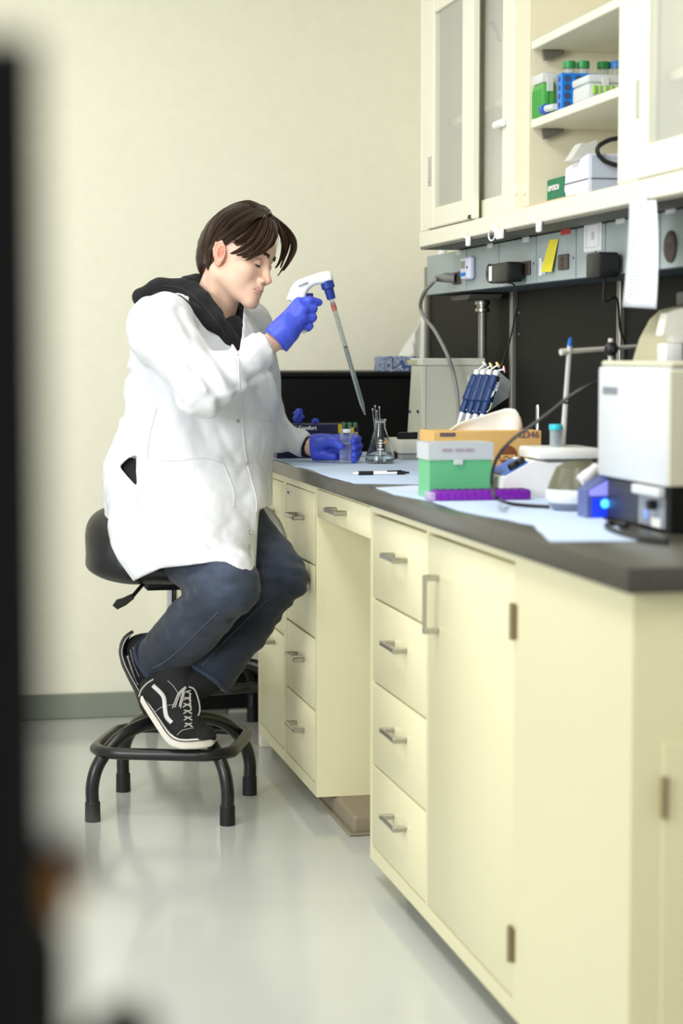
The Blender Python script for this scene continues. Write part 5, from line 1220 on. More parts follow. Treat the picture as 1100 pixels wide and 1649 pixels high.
# ------------------------------------------------------------------ hair: a cap and many locks
def f_cap(p):
    q = w2h(p); d = ell(q, (-.010, 0, .040), (.1035, .0835, .096))
    d = smin(d, ell(q, (-.075, 0, -.008), (.034, .056, .060)), .03)
    a = np.abs(q[:, 1])
    # keep clear of face, ears and neck
    face = -(q[:, 0] - (.062 + .3 * np.clip(q[:, 2] - .075, -.2, 0) * -0.2)); hair_lo = q[:, 2] - .062
    cut = np.minimum(np.maximum(q[:, 0] - .058, q[:, 2] - .085), 9)                      # front below the hairline
    d = smax(d, -np.maximum(.052 - q[:, 0], q[:, 2] - .070), .01)                         # forehead
    d = smax(d, -np.maximum(np.maximum(.004 - q[:, 0], q[:, 2] - .038), -1), .008)       # temple and cheek
    d = smax(d, -ell(np.stack([q[:, 0], a, q[:, 2]], 1), (-.008, .088, -.012), (.026, .03, .040)), .006)   # ear
    d = smax(d, -np.maximum(-.060 - q[:, 0], q[:, 2] + .030 + 0 * a), .01)              # behind the ear and jaw
    d = smax(d, -(q[:, 2] + .068), .008)
    d = d - .0025 * noise3(q * A((30, 60, 60)))
    return d * HS * .8
v, f = sdf_mesh(f_cap, h2w((0, 0, .02)) - .17, h2w((0, 0, .02)) + .17, .0028, slack=2.2); v = relax(v, f, 1)
hr = mobj('hair', v, f, m_hair, MAN)
SF_CAP = Surf(v, f)
HY = float(HO[1])
def cap_d(x, y, dflt, lift=.002):
    q = SF_CAP.at(x, y, lift); 
    if q is None or q[1] > HY + .03: return P(x, y, Y=dflt)
    return q
hb = MB()
def lock(pts, n, spread, w0=.0011, taper=True, off=.002, seed=0):
    """pts: (x, y, depth or None to ride on the cap); n strands fan around the guide"""
    g = []
    for (x, y, dd) in pts:
        if dd is None: g.append(cap_d(x, y, HY - .03, off))
        else: g.append(P(x, y, Y=HY + dd))
    g, _ = catmull(g, [0] * len(g), 5); N = len(g); sp = spread if hasattr(spread, '__len__') else [spread, spread, spread * .35]
    for k in range(n):
        o = RNG.normal(size=3); o /= np.linalg.norm(o) + 1e-9; o = o * RNG.uniform(0, 1) ** .6; t0 = RNG.uniform(0, .12); t1 = 1 - RNG.uniform(0, .16) ** 1.2; ph = RNG.uniform(0, 6.28); amp = RNG.uniform(0, .0012)
        pts_ = []; rs = []
        for i in range(0, N, 2):
            t = i / (N - 1)
            if t < t0 or t > t1: continue
            s = np.interp(t, np.linspace(0, 1, len(sp)), sp); pts_.append(g[i] + o * s + A((0, 0, 1)) * amp * math.sin(ph + 6 * t)); rs.append(w0 * (1 if t < .6 else 1 - .75 * (t - .6) / .4))
        if len(pts_) > 2: hb.tube(pts_, rs, 3, cap=False)
# near side, swept back and down from the parting
rows = [
    [(408, 334, None), (385, 332, None), (358, 345, None), (340, 368, None), (333, 392, None), (331, 412, -.01), (334, 432, -.02)],
    [(412, 336, None), (388, 338, None), (362, 352, None), (345, 374, None), (337, 398, None), (334, 416, -.01), (335, 434, -.01)],
    [(414, 338, None), (392, 344, None), (366, 360, None), (350, 380, None), (342, 402, None), (340, 420, -.025), (339, 432, -.02)],
    [(416, 340, None), (396, 348, None), (372, 362, None), (358, 374, None), (348, 388, None), (343, 402, None), (340, 414, -.03)],
    [(418, 342, None), (402, 352, None), (380, 366, None), (364, 376, None), (354, 384, None), (350, 392, None)],
    [(420, 344, None), (408, 356, None), (390, 370, None), (374, 382, None), (364, 390, None), (360, 398, None)],
    [(422, 346, None), (414, 360, None), (400, 376, None), (386, 388, None), (374, 396, None), (366, 402, None)],
    [(424, 347, None), (420, 364, None), (410, 382, None), (398, 394, None), (384, 402, None), (374, 406, None)],
    [(398, 330, None), (372, 336, None), (350, 352, None), (337, 374, None), (331, 396, None), (329, 414, .02), (331, 430, .02)],
    [(392, 331, None), (368, 337, None), (348, 353, None), (336, 374, None), (331, 392, None), (330, 408, .0), (333, 428, .0)],
    [(352, 380, None), (344, 396, None), (339, 408, None), (336, 424, -.02), (337, 436, -.015)],
]
for r_ in rows: lock(r_, 70, [.007, .010, .010, .006], off=.003)
# near curtain over temple and brow
cur = [
    [(428, 346, -.02), (428, 362, -.075), (420, 382, -.098), (408, 398, -.103), (394, 408, -.100), (380, 411, -.095)],
    [(430, 347, -.02), (433, 364, -.070), (428, 384, -.096), (418, 400, -.103), (404, 411, -.102), (388, 414, -.097)],
    [(432, 348, -.02), (438, 366, -.062), (437, 384, -.088), (430, 398, -.098), (418, 408, -.101), (404, 414, -.100)],
    [(434, 349, -.01), (442, 366, -.052), (443, 382, -.074), (438, 394, -.086), (430, 402, -.092)],
    [(424, 346, -.03), (420, 364, -.080), (408, 384, -.097), (394, 398, -.099), (380, 406, -.095), (370, 408, -.09)],
]
for r_ in cur: lock(r_, 70, [.006, .009, .007, .0025])
lock([(436, 372, -.07), (432, 392, -.096), (420, 406, -.105), (404, 416, -.105), (392, 420, -.100)], 14, [.003, .004, .002], w0=.0008)
# far curtain falling past the forehead
far = [
    [(424, 342, .02), (440, 352, .03), (456, 370, .035), (464, 388, .035), (462, 404, .03), (456, 420, .025), (450, 436, .02)],
    [(426, 343, .01), (443, 354, .02), (460, 372, .03), (470, 388, .03), (470, 402, .03), (464, 418, .03), (456, 432, .03), (446, 446, .025)],
    [(428, 344, .0), (446, 356, .015), (464, 372, .02), (474, 386, .02), (476, 400, .02), (471, 414, .02), (463, 427, .02), (455, 437, .02)],
    [(430, 345, -.01), (444, 358, .0), (456, 374, .0), (461, 390, .005), (459, 406, .01), (453, 420, .015)],
    [(428, 344, .02), (442, 358, .04), (453, 376, .05), (457, 394, .055), (454, 412, .05), (448, 426, .04), (442, 433, .03)],
    [(432, 346, -.02), (445, 362, -.025), (453, 378, -.02), (456, 394, -.01), (454, 408, .0)],
    [(418, 338, .03), (436, 348, .05), (452, 364, .06), (460, 382, .06), (461, 398, .055)],
]
for i, r_ in enumerate(far): lock(r_, 60, [.006, .008, .006, .0035, .0015])
# top, rising off the parting
top_ = [
    [(430, 344, -.01), (418, 333, .0), (402, 327, .0), (384, 330, .0), (366, 338, .0), (350, 352, .0), (338, 370, .0)],
    [(432, 346, .0), (420, 335, .02), (404, 329, .03), (386, 331, .03), (368, 340, .03)],
    [(434, 348, -.02), (420, 340, -.05), (404, 340, -.065), (386, 348, -.075), (368, 362, -.08), (354, 378, -.075)],
    [(430, 346, -.03), (414, 346, -.07), (396, 354, -.085), (378, 366, -.09), (362, 382, -.085)],
    [(436, 348, -.01), (428, 338, .0), (416, 331, .01)],
]
for r_ in top_: lock(r_, 70, [.005, .009, .009, .004])
# loose strands
for k in range(16):
    x0, y0 = RNG.uniform(420, 445), RNG.uniform(345, 360); dx = RNG.uniform(8, 24)
    lock([(x0, y0, 0), (x0 + dx * .7, y0 + 14, .01), (x0 + dx, y0 + 38, .01), (x0 + dx * .8, y0 + 60, .015)], 1, .002, w0=.0004)
lo_ = obj('hair_locks', hb, m_hair, MAN); lo_['kind'] = 'stuff'

# ------------------------------------------------------------------ jeans
def leg_d(p, h, k, a, rh, rk, rm, ra):
    mid = (k + a) / 2
    d = rc(p, h, k, rh, rk); d = smin(d, rc(p, k, mid, rk, rm), .02); s = a - k; s = s / np.linalg.norm(s)
    e = rc(p, mid, a + s * .06, rm, ra); e = np.maximum(e, (p - a) @ s); return smin(d, e, .015)
hmR, hmL = Qp(260, 1064, 5.19), Qp(335, 1096, 5.11)
def f_jeans(p):
    d1 = leg_d(p, hpR, knR, hmR, .098, .078, .076, .074); d2 = leg_d(p, hpL, knL, hmL, .094, .073, .066, .056); d2 = smin(d2, rc(p, Qp(376, 848, 5.30), knL + (hpL - knL) * .12 + A((0, 0, .010)), .098, .074), .03)
    d = smin(d1, d2, .014); d = smin(d, ell(p, tuple(pel), (.17, .16, .13)), .03)
    w = np.clip(1 - np.minimum(np.linalg.norm(p - knR, axis=1), np.linalg.norm(p - knL, axis=1)) / .2, 0, 1)
    n = noise3(p * 9 + 3) * .008 + (np.abs(noise3(p * A((14, 14, 30)) + 9)) - .2) * .014 * (.5 + w)
    # creases behind the knee
    for kn, an_ in ((knR, anR), (knL, anL)):
        bk = kn + (an_ - kn) * .12; r_ = np.linalg.norm(p - bk, axis=1); n = n + .005 * np.sin(((p - bk) @ A((.25, .3, .92))) * 150 + 2 * noise3(p * 12)) * np.exp(-(r_ / .10) ** 2)
    return d - n
v, f = sdf_mesh(f_jeans, (.40, 4.72, .20), (1.12, 5.62, .94), .0055, slack=2.2); v = relax(v, f, 1, .4)
m_denim = mat('dark_denim', (33, 41, 58), .85, var=.38, scale=7, bump=.35, bscale=700, sheen=.15, bdist=.001)
_b = m_denim.node_tree; 
jc = np.tile(A(lin((27, 33, 46))), (len(v), 1)); fw_ = np.zeros(len(v))
for c_, r_, w_ in ((Qp(352, 925, 4.86), .10, .55), (Qp(372, 955, 4.84), .07, .4), (Qp(318, 1000, 5.0), .09, .28), (Qp(448, 885, 5.13), .11, .4), (Qp(330, 915, 4.95), .08, .4), (Qp(420, 850, 5.2), .08, .3)):
    fw_ = np.maximum(fw_, w_ * np.exp(-(np.linalg.norm(v - c_, axis=1) / r_) ** 2))
fw_ = fw_ * (1 + .9 * noise3(v * A((26, 26, 60)))) + .10 * np.clip(noise3(v * A((40, 40, 120)) + 4), 0, 1) + .04
jc = jc * (1 - np.clip(fw_, 0, 1)[:, None]) + A(lin((74, 86, 108))) * np.clip(fw_, 0, 1)[:, None]
an2 = m_denim.node_tree.nodes.new('ShaderNodeAttribute'); an2.attribute_name = 'tint'
m_denim.node_tree.links.new(an2.outputs['Color'], m_denim.node_tree.nodes['Principled BSDF'].inputs['Base Color'])
jn = mobj('jeans', v, f, m_denim, MAN, cols=jc); SF_J = Surf(v, f)
for hm, kn, ra, nm in ((hmR, knR, .0755, 'hem'), (hmL, knL, .0575, 'hem')):
    s = hm - kn; s /= np.linalg.norm(s); u_ = np.cross(s, (0, 1.0, 0)); u_ /= np.linalg.norm(u_); w_ = np.cross(s, u_)
    prof = [hm - s * .006 + (ra + .0015 + .0025 * math.sin(5 * a)) * (math.cos(a) * u_ + math.sin(a) * w_) for a in np.linspace(0, 2 * PI, 41)[:-1]]
    hmesh = MB().tube(prof, .0065, 8, closed=True); obj('hem', hmesh, mat('hem_denim', (44, 53, 70), .85, var=.4, scale=120, bump=.4, bscale=400), jn)
m_stitch = mat('denim_seam', (78, 84, 98), .85, var=.3, scale=300)
for ln in ([(352, 985), (318, 1018), (285, 1050), (262, 1068), (246, 1076)], [(432, 965), (400, 995), (360, 1035), (325, 1072)], [(410, 878), (418, 890), (424, 905), (424, 925)]):
    L_ = SF_J.line(ln, 8, .0006)
    if len(L_) > 2: obj('seam', MB().tube(L_, .0014, 5), m_stitch, jn)

# ------------------------------------------------------------------ lab coat
TY = A([455, 480, 510, 540, 590, 640, 690, 745, 800, 850, 900, 945]); TXL = A([285, 246, 220, 210, 203, 197, 188, 167, 171, 175, 186, 206]); TXR = A([350, 388, 412, 424, 438, 449, 444, 441, 440, 436, 428, 420])
TB = A([.08, .11, .135, .145, .155, .165, .175, .195, .215, .225, .225, .22]); TCY = A([5.27, 5.26, 5.25, 5.25, 5.25, 5.25, 5.25, 5.25, 5.22, 5.19, 5.16, 5.14])
def f_torso(p):
    x, y = pix(p); z = (p - CAM) @ FW
    xl, xr, b, cy = (np.interp(y, TY, t) for t in (TXL, TXR, TB, TCY)); a = (xr - xl) / 2 / F_PX * z; u = (x - (xl + xr) / 2) / F_PX * z; w = p[:, 1] - cy - .35 * u * 0
    k = ((np.abs(u) / a) ** 2.4 + (np.abs(w) / b) ** 2.4) ** (1 / 2.4); d = (k - 1) * np.minimum(a, b)
    return np.maximum(d, np.maximum((452 - y), (y - 960)) / F_PX * z)
HX = A([150, 172, 190, 215, 235, 260, 300, 345, 365, 385, 408, 411, 416, 440, 460]); HYv = A([850, 866, 902, 936, 926, 915, 911, 905, 906, 917, 940, 936, 822, 812, 800])
cuffR = Qp(424, 561, 4.985)
def folds(p):
    q = p * 1.0; wv = noise3(p * 5 + 11)[:, None] * .05
    n = (np.abs(noise3((q + wv) * A((7, 7, 4.5)))) - .18) * .030
    n += (np.abs(noise3((q + wv) * A((15, 15, 10)) + 5)) - .18) * .008 + (np.abs(noise3(q * 30 + 2)) - .18) * .004
    return n
def f_coat_solid(p):
    d = f_torso(p)
    d = smin(d, rc(p, shR + A((.03, .03, .0)), shR + A((.0, .0, -.03)), .075, .084), .05)
    d = smin(d, rc(p, shL + A((-.04, -.02, -.0)), shL + A((.0, .0, -.04)), .06, .062), .05)
    d = smin(d, rc(p, hpR, hpR + (knR - hpR) * .93, .112, .092), .05)                     # skirt over the near thigh
    s = smin(rc(p, shR, elR, .082, .066), rc(p, elR, cuffR, .066, .047), .03)
    ax = (cuffR - elR) / np.linalg.norm(cuffR - elR); s = np.maximum(s, (p - cuffR) @ ax)
    # creases inside the elbow
    ce = Qp(338, 602, 4.90); r_ = np.linalg.norm(p - ce, axis=1); s = s - .010 * np.sin((p - ce) @ A((90, 20, 60)) + 3 * noise3(p * 10)) * np.exp(-(r_ / .11) ** 2)
    d = smin(d, s, .022)
    cl = Qp(494, 719, 5.435); t = smin(rc(p, shL, elL, .068, .050), rc(p, elL, cl, .050, .033), .03); axl = (cl - elL) / np.linalg.norm(cl - elL)
    ce = Qp(462, 690, 5.46); r_ = np.linalg.norm(p - ce, axis=1); t = t - .006 * np.sin((p - ce) @ A((150, 10, 40))) * np.exp(-(r_ / .07) ** 2)
    t = np.maximum(t, (p - cl) @ axl); d = smin(d, t, .012)
    return d
VNECK = [(300, 440), (345, 430), (395, 440), (393, 490), (389, 540), (385, 572), (380, 562), (366, 540), (350, 512), (332, 488), (314, 474)]
SLIT = [(193, 752), (205, 739), (221, 732), (219, 758), (221, 784), (206, 768)]
def f_coat(p):
    d = f_coat_solid(p) - folds(p)
    x, y = pix(p); z = (p - CAM) @ FW; sc = z / F_PX
    # long fold below the sleeve and the pocket edge
    for (pl_, am, wd) in (([(262, 640), (248, 690), (240, 740)], .006, 7), ([(235, 730), (290, 745), (350, 740)], -.006, 9), ([(300, 800), (345, 790), (392, 800)], .006, 10), ([(210, 860), (250, 895), (300, 905)], -.005, 8), ([(252, 545), (260, 600), (292, 650)], .006, 6), ([(286, 500), (306, 540), (316, 580)], .006, 6), ([(262, 520), (284, 560), (300, 600)], -.005, 7), ([(372, 596), (400, 612), (432, 598)], .006, 6), ([(350, 640), (380, 632), (410, 620)], -.005, 6), ([(208, 600), (224, 640), (228, 700)], .007, 6), ([(198, 650), (206, 700), (196, 740)], .007, 6), ([(252, 664), (262, 700), (256, 735)], .006, 5), ([(326, 866), (345, 885), (382, 892)], .005, 6), ([(232, 796), (270, 838), (330, 850)], .006, 8), ([(352, 690), (368, 726), (380, 740)], .005, 6), ([(186, 790), (200, 840), (232, 880)], .007, 7), ([(236, 470), (262, 482), (292, 500)], .004, 5)):
        dd = np.full(x.shape, 1e9)
        for i in range(len(pl_) - 1):
            a_, b_ = A(pl_[i], float), A(pl_[i + 1], float); e = b_ - a_; t = np.clip(((x - a_[0]) * e[0] + (y - a_[1]) * e[1]) / (e @ e), 0, 1); dd = np.minimum(dd, np.hypot(x - a_[0] - e[0] * t, y - a_[1] - e[1] * t))
        d = d + am * np.exp(-(dd / wd) ** 2)
    d = np.maximum(d, (y - np.interp(x, HX, HYv)) * sc)                                   # hem
    near = p[:, 1] < 5.30
    vn = polyd(x, y, VNECK) * sc; d = np.where(near, np.maximum(d, -np.maximum(vn, -(d + .05))), d)
    sl = polyd(x, y, SLIT) * sc; d = np.where(p[:, 1] < 5.22, np.maximum(d, -np.maximum(sl, -(d + .028))), d)
    return d * .85
v, f = sdf_mesh(f_coat, (.36, 4.72, .52), (1.16, 5.68, 1.46), .0052, slack=2.4); v = relax(v, f, 1, .35)
m_coat = mat('white_coat', (221, 223, 227), .75, var=.012, scale=6, bump=.10, bscale=28, bdist=.004, sheen=.1)
ct_o = mobj('lab_coat', v, f, m_coat, MAN); SF_C = Surf(v, f)
m_seamw = mat('coat_seam', (214, 215, 217), .8)
for ln in ([(384, 576), (386, 620), (389, 655), (391, 690), (396, 735), (404, 770), (412, 800), (413, 824)], [(226, 735), (224, 760), (222, 790), (222, 830)], [(360, 748), (376, 790), (376, 815)],
           [(404, 625), (408, 650), (410, 672), (422, 676), (440, 678)], [(252, 655), (241, 700), (236, 738)], [(232, 738), (280, 742), (330, 738), (374, 752)]):
    L_ = SF_C.line(ln, 8, .0008)
    if len(L_) > 2: obj('seam', MB().tube(L_, .0016, 5), m_seamw, ct_o)
for (x, y) in ((383, 678), (398, 747), (402, 857)):
    h_ = SF_C.at(x, y, .0, True)
    if h_: obj('snap', MB().lathe([(.0058, 0), (.0058, .0016), (.0042, .0022), (.0036, .0010), (.0001, .0012)], h_[0], h_[1], 16, cap1=False), m_chrome if y > 800 else mat('snap_pearl', (205, 206, 208), .25, metal=.5), ct_o)
# lapel edges and the loose far panel of the coat over the far thigh
lp = SF_C.line([(300, 478), (318, 492), (340, 512), (360, 536), (374, 556), (383, 572)], 6, .002)
obj('lapel_edge', MB().tube(lp, .0035, 6), m_coat, ct_o)
fl_ = MB(); e0 = [(412, 818), (432, 832), (449, 856), (464, 890)]; e1 = [(416, 806), (441, 824), (457, 850), (468, 890)]
a_, _ = catmull([Qp(x, y, 5.30 - .03 * i) for i, (x, y) in enumerate(e0)], [0] * 4, 4); b_, _ = catmull([Qp(x, y, 5.36 - .03 * i) for i, (x, y) in enumerate(e1)], [0] * 4, 4)
n = len(a_); fl_.add(a_ + b_, [(i, i + 1, n + i + 1, n + i) for i in range(n - 1)])
flo = obj('coat_flap', fl_, m_coat, ct_o); md = flo.modifiers.new('thickness', 'SOLIDIFY'); md.thickness = .004

# ------------------------------------------------------------------ hoodie: torso, hood, left cuff
def f_hoodie(p):
    d = f_coat_solid(p) + .022
    x, y = pix(p); z = (p - CAM) @ FW; d = np.maximum(d, (y - 800) / F_PX * z); d = np.maximum(d, (440 - y) / F_PX * z)
    d = np.where(y < 575, smax(d, -rc(p, h2w((-.03, 0, -.03)), tuple(Qp(345, 505, 5.24)), .055, .058), .01), d)
    far_ = np.minimum(sph(p, wrL, .13), sph(p, wrR, .22)); d = np.maximum(d, -far_)
    d = smin(d, ell(p, tuple(Qp(372, 556, 5.185)), (.05, .05, .085)), .02)                # chest in the neck opening
    back = [Qp(228, 480, 5.20), Qp(258, 468, 5.22), Qp(292, 470, 5.20), Qp(322, 490, 5.15), Qp(347, 518, 5.115), Qp(367, 547, 5.125), Qp(383, 572, 5.13)]
    d = smin(d, chain(p, back, [.026, .030, .030, .027, .021, .016, .010], .02), .015)
    d = smin(d, chain(p, [Qp(236, 490, 5.13), Qp(256, 482, 5.12), Qp(284, 486, 5.12), Qp(312, 502, 5.11), Qp(338, 524, 5.11)], [.012, .016, .018, .016, .012], .015), .015)
    back2 = [Qp(300, 460, 5.24), Qp(318, 458, 5.27), Qp(335, 462, 5.32), Qp(362, 478, 5.33), Qp(380, 498, 5.28), Qp(387, 525, 5.22), Qp(386, 568, 5.15)]
    d = smin(d, chain(p, back2, [.026, .026, .026, .022, .020, .018, .014], .012), .010)
    inn = [Qp(312, 462, 5.19), Qp(330, 480, 5.15), Qp(350, 506, 5.13), Qp(366, 530, 5.125), Qp(378, 548, 5.13)]
    d = smin(d, chain(p, inn, [.016, .016, .015, .013, .010], .01), .006)
    d = d - .004 * noise3(p * A((18, 18, 24))) - .002 * noise3(p * 45)
    nk = rc(p, h2w((-.022, 0, -.045)), tuple(Qp(352, 530, 5.22)), .0565, .050); d = smax(d, -nk, .006)
    cf = np.maximum(rc(p, Qp(480, 716, 5.46), Qp(502, 720, 5.418), .031, .0305), np.abs((p - Qp(493, 718, 5.435)) @ ((wrL - elL) / np.linalg.norm(wrL - elL))) - .016)
    return np.minimum(d, cf) * .85
v, f = sdf_mesh(f_hoodie, (.36, 4.78, .78), (1.16, 5.62, 1.46), .0048, slack=2.4); v = relax(v, f, 1, .4)
hd = mobj('hoodie', v, f, mat('black_fleece', (21, 21, 24), .92, var=.15, bump=.25, bscale=300, sheen=.05), MAN); SF_H = Surf(v, f)
L_ = SF_H.line([(262, 460), (292, 464), (320, 484), (344, 512), (364, 540)], 8, .0006)
if len(L_) > 2: obj('seam', MB().tube(L_, .0013, 5), mat('fleece_seam', (54, 54, 60), .9), hd)

# ------------------------------------------------------------------ gloves
def glove(fn, lo, hi, cutp, cutn, nm, cuff_r):
    def fg(p): return np.maximum(fn(p), (p - cutp) @ cutn) - .0012 * noise3(p * 70) - .0007 * np.abs(noise3(p * 130))
    v, f = sdf_mesh(fg, lo, hi, .0021, slack=2.2); v = relax(v, f, 1, .4); return mobj('glove', v, f, m_glv, MAN, nm)
cR = Qp(443, 547, 4.995); nR = -(RM[1] * .5 + RM[2] * .5 - cR); nR /= np.linalg.norm(nR)
def fR(p):
    d = f_handR(p)
    e = rc(p, cR - nR * .035, cR + nR * .02, .0315, .0340); return smin(d, e, .02)
g1_ = glove(fR, (.84, 4.90, 1.20), (1.12, 5.12, 1.46), cR, nR, 'blue nitrile glove holding the pipette controller', .034)
u_ = np.cross(nR, (0, 1.0, 0)); u_ /= np.linalg.norm(u_); w_ = np.cross(nR, u_)
obj('cuff_roll', MB().tube([cR - nR * .001 + .0335 * (math.cos(a) * u_ + math.sin(a) * w_) + nR * .002 * math.sin(3 * a) for a in np.linspace(0, 2 * PI, 33)[:-1]], .0026, 8, closed=True), m_glv, g1_)
cL = Qp(503, 720, 5.418); nL = -(LM[1] - cL); nL /= np.linalg.norm(nL)
def fL(p): return smin(f_handL(p), rc(p, cL - nL * .03, cL + nL * .02, .0285, .0295), .02)
g2_ = glove(fL, (.98, 5.26, .90), (1.22, 5.48, 1.06), cL, nL, 'blue nitrile glove around the glass vial', .03)

# ------------------------------------------------------------------ shoes
m_canvas = mat('black_canvas', (22, 22, 23), .85, bump=.25, bscale=500, var=.2); m_sole = mat('worn_white_rubber', (214, 208, 196), .6, var=.12, scale=40, bump=.08, bscale=90); m_stripe = mat('stripe_white', (206, 206, 204), .6); m_lace = mat('grey_lace', (176, 174, 168), .8, bump=.3, bscale=500); m_bl2 = mat('sole_line', (40, 40, 42), .6)
def sole(bot, top, Ys, wid, lat, W0):
    mb = MB(); k = len(bot); rows = []
    for i in range(k):
        b, t = P(*bot[i], Y=Ys[i]), P(*top[i], Y=Ys[i]); c = lat * (W0 - wid[i]) / 2
        rows.append([b + c, t + c, t + c + lat * wid[i], b + c + lat * wid[i]])
    vs = [q for r in rows for q in r]; fs = []
    for i in range(k - 1):
        for j in range(4): fs.append((i * 4 + j, i * 4 + (j + 1) % 4, (i + 1) * 4 + (j + 1) % 4, (i + 1) * 4 + j))
    fs.append((0, 1, 2, 3)); fs.append(tuple((k - 1) * 4 + j for j in (3, 2, 1, 0)))
    b = bmesh.new(); vv = [b.verts.new(tuple(q)) for q in vs]
    for q in fs: b.faces.new([vv[i] for i in q])
    bmesh.ops.recalc_face_normals(b, faces=b.faces); bmesh.ops.bevel(b, geom=list(b.edges), offset=.0035, segments=2, affect='EDGES', clamp_overlap=True); return mb.bm(b)
lat = A((.30, .954, 0))
SB = [(221, 1130), (228, 1141), (240, 1159), (252, 1177), (263, 1192), (274, 1202), (293, 1207), (318, 1207), (334, 1206), (342, 1203)]
STp = [(227, 1119), (235, 1131), (247, 1148), (259, 1165), (270, 1180), (283, 1189), (299, 1191), (320, 1190), (335, 1189), (342, 1191)]
YB = [5.075, 5.07, 5.06, 5.05, 5.04, 5.03, 5.02, 5.01, 5.005, 5.005]; WB = [.040, .058, .064, .070, .080, .088, .092, .084, .066, .046]
def f_shoeB(p):
    c = lambda x, y, Y: P(x + 8, y, Y=Y + .044)
    d = rc(p, c(238, 1112, 5.07), c(292, 1176, 5.02), .0335, .038); d = smin(d, rc(p, c(292, 1176, 5.02), c(318, 1183, 5.01), .038, .030), .02)
    d = smin(d, rc(p, c(247, 1112, 5.075), c(280, 1072, 5.08), .038, .043), .025); d = smin(d, rc(p, c(281, 1085, 5.075), c(294, 1160, 5.035), .041, .034), .02)
    d = smin(d, ell(p, tuple(c(320, 1186, 5.008)), (.032, .040, .024)), .015)
    # keep above the sole
    x, y = pix(p); yy = np.interp(x, A([q[0] for q in STp]) + 4, A([q[1] for q in STp]) - 1); z = (p - CAM) @ FW
    return smax(d, (y - yy - 3) / F_PX * z * .8, .004) - .0008 * noise3(p * 60)
SHB = MAN
v, f = sdf_mesh(f_shoeB, P(215, 1215, Y=5.06) - A((0, .09, 0)), P(345, 1045, Y=5.06) + A((.03, .16, 0)), .0026, slack=2.0); v = relax(v, f, 1, .4)
shb = mobj('shoe', v, f, m_canvas, MAN, 'black high-top sneaker with white side stripe, resting on the foot ring'); SFB = Surf(v, f)
obj('sole', sole(SB, STp, YB, WB, lat, .092), m_sole, shb)
ln = [P(x, y - 0, Y=Y - .0014) + lat * ((.092 - w) / 2) for (x, y), Y, w in zip([(a + (c - a) * .82, b + (d_ - b) * .82) for (a, b), (c, d_) in zip(SB, STp)], YB, WB)]
obj('sole_line', MB().tube(ln[:-1], .0014, 5, smooth=4), m_bl2, shb)
def ribbon(sf, pts, w, lift, k=6):
    p, _ = catmull([A(q, float) for q in pts], [0] * len(pts), k); mb = MB(); vs = []
    for i in range(len(p)):
        t = p[min(i + 1, len(p) - 1)] - p[max(i - 1, 0)]; n = A((-t[1], t[0])) / (np.linalg.norm(t) + 1e-9)
        l, r = sf.at(*(p[i] + n * w), lift), sf.at(*(p[i] - n * w), lift)
        if l is None or r is None: continue
        vs += [l, r]
    m = len(vs) // 2; mb.add(vs, [(2 * i, 2 * i + 1, 2 * i + 3, 2 * i + 2) for i in range(m - 1)]); return mb
st = obj('side_stripe', ribbon(SFB, [(246, 1104), (257, 1114), (264, 1124), (266, 1142), (269, 1155), (277, 1164)], 3.4, .002), m_stripe, shb); md = st.modifiers.new('t', 'SOLIDIFY'); md.thickness = .002
lc_ = MB()
for k in range(6):
    y = 1112 + 10.5 * k
    for (xa, ya, xb, yb) in ((293 + k * .8, y + 6, 307 + k * .4, y), (294 + k * .8, y, 308 + k * .4, y + 6)):
        L_ = SFB.line([(xa, ya), ((xa + xb) / 2, (ya + yb) / 2 - 1), (xb, yb)], 3, .0035)
        if len(L_) > 2: lc_.tube(L_, .0020, 5)
bow = SFB.at(300, 1107, .006); bow = bow if bow is not None else P(300, 1107, Y=5.03)
by = float(bow[1])
for lp_ in ([(300, 1107), (290, 1118), (283, 1136), (278, 1156), (281, 1163), (288, 1152), (292, 1134), (297, 1115)], [(299, 1106), (288, 1116), (282, 1130), (277, 1143)], [(304, 1106), (313, 1110), (319, 1125), (322, 1142), (318, 1154), (311, 1152), (307, 1138), (306, 1118)], [(298, 1108), (292, 1124), (287, 1146), (284, 1158)]):
    lc_.tube([P(x, y, Y=by - .006 - .0006 * i) for i, (x, y) in enumerate(lp_)], .0020, 6, smooth=5)
obj('laces', lc_, m_lace, shb)
tabp = [P(x, y, Y=5.06) for x, y in ((247, 1094), (236, 1101), (227, 1112), (224, 1122))]; obj('heel_lace', MB().tube(tabp, .0020, 6, smooth=4), m_lace, shb)
for ln in ([(270, 1096), (280, 1106), (290, 1122)], [(250, 1146), (262, 1138), (282, 1134)], [(285, 1184), (294, 1176), (312, 1172)]):
    L_ = SFB.line(ln, 6, .0006)
    if len(L_) > 2: obj('stitching', MB().tube(L_, .0006, 4), m_stripe, shb)
# near foot, tucked behind
SA = [(207, 1019), (198, 1024), (191, 1036), (189, 1052), (194, 1072), (206, 1096), (219, 1120), (224, 1140), (231, 1156)]
SAt = [(210, 1023), (203, 1028), (197, 1039), (195, 1053), (200, 1070), (212, 1093), (226, 1117), (231, 1138), (237, 1152)]
YA_ = [5.20] * 5 + [5.205, 5.21, 5.215, 5.22]; WA = [.04, .056, .064, .068, .074, .082, .088, .08, .055]
def f_shoeA(p):
    c = lambda x, y, Y: P(x + 8, y, Y=Y + .044)
    d = rc(p, c(217, 1044, 5.20), c(234, 1112, 5.205), .034, .036); d = smin(d, rc(p, c(234, 1112, 5.205), c(243, 1140, 5.22), .036, .028), .02)
    d = smin(d, rc(p, c(220, 1050, 5.20), c(250, 1040, 5.19), .038, .045), .025); d = smin(d, rc(p, c(250, 1055, 5.195), c(245, 1110, 5.205), .038, .03), .02)
    return d - .0008 * noise3(p * 60)
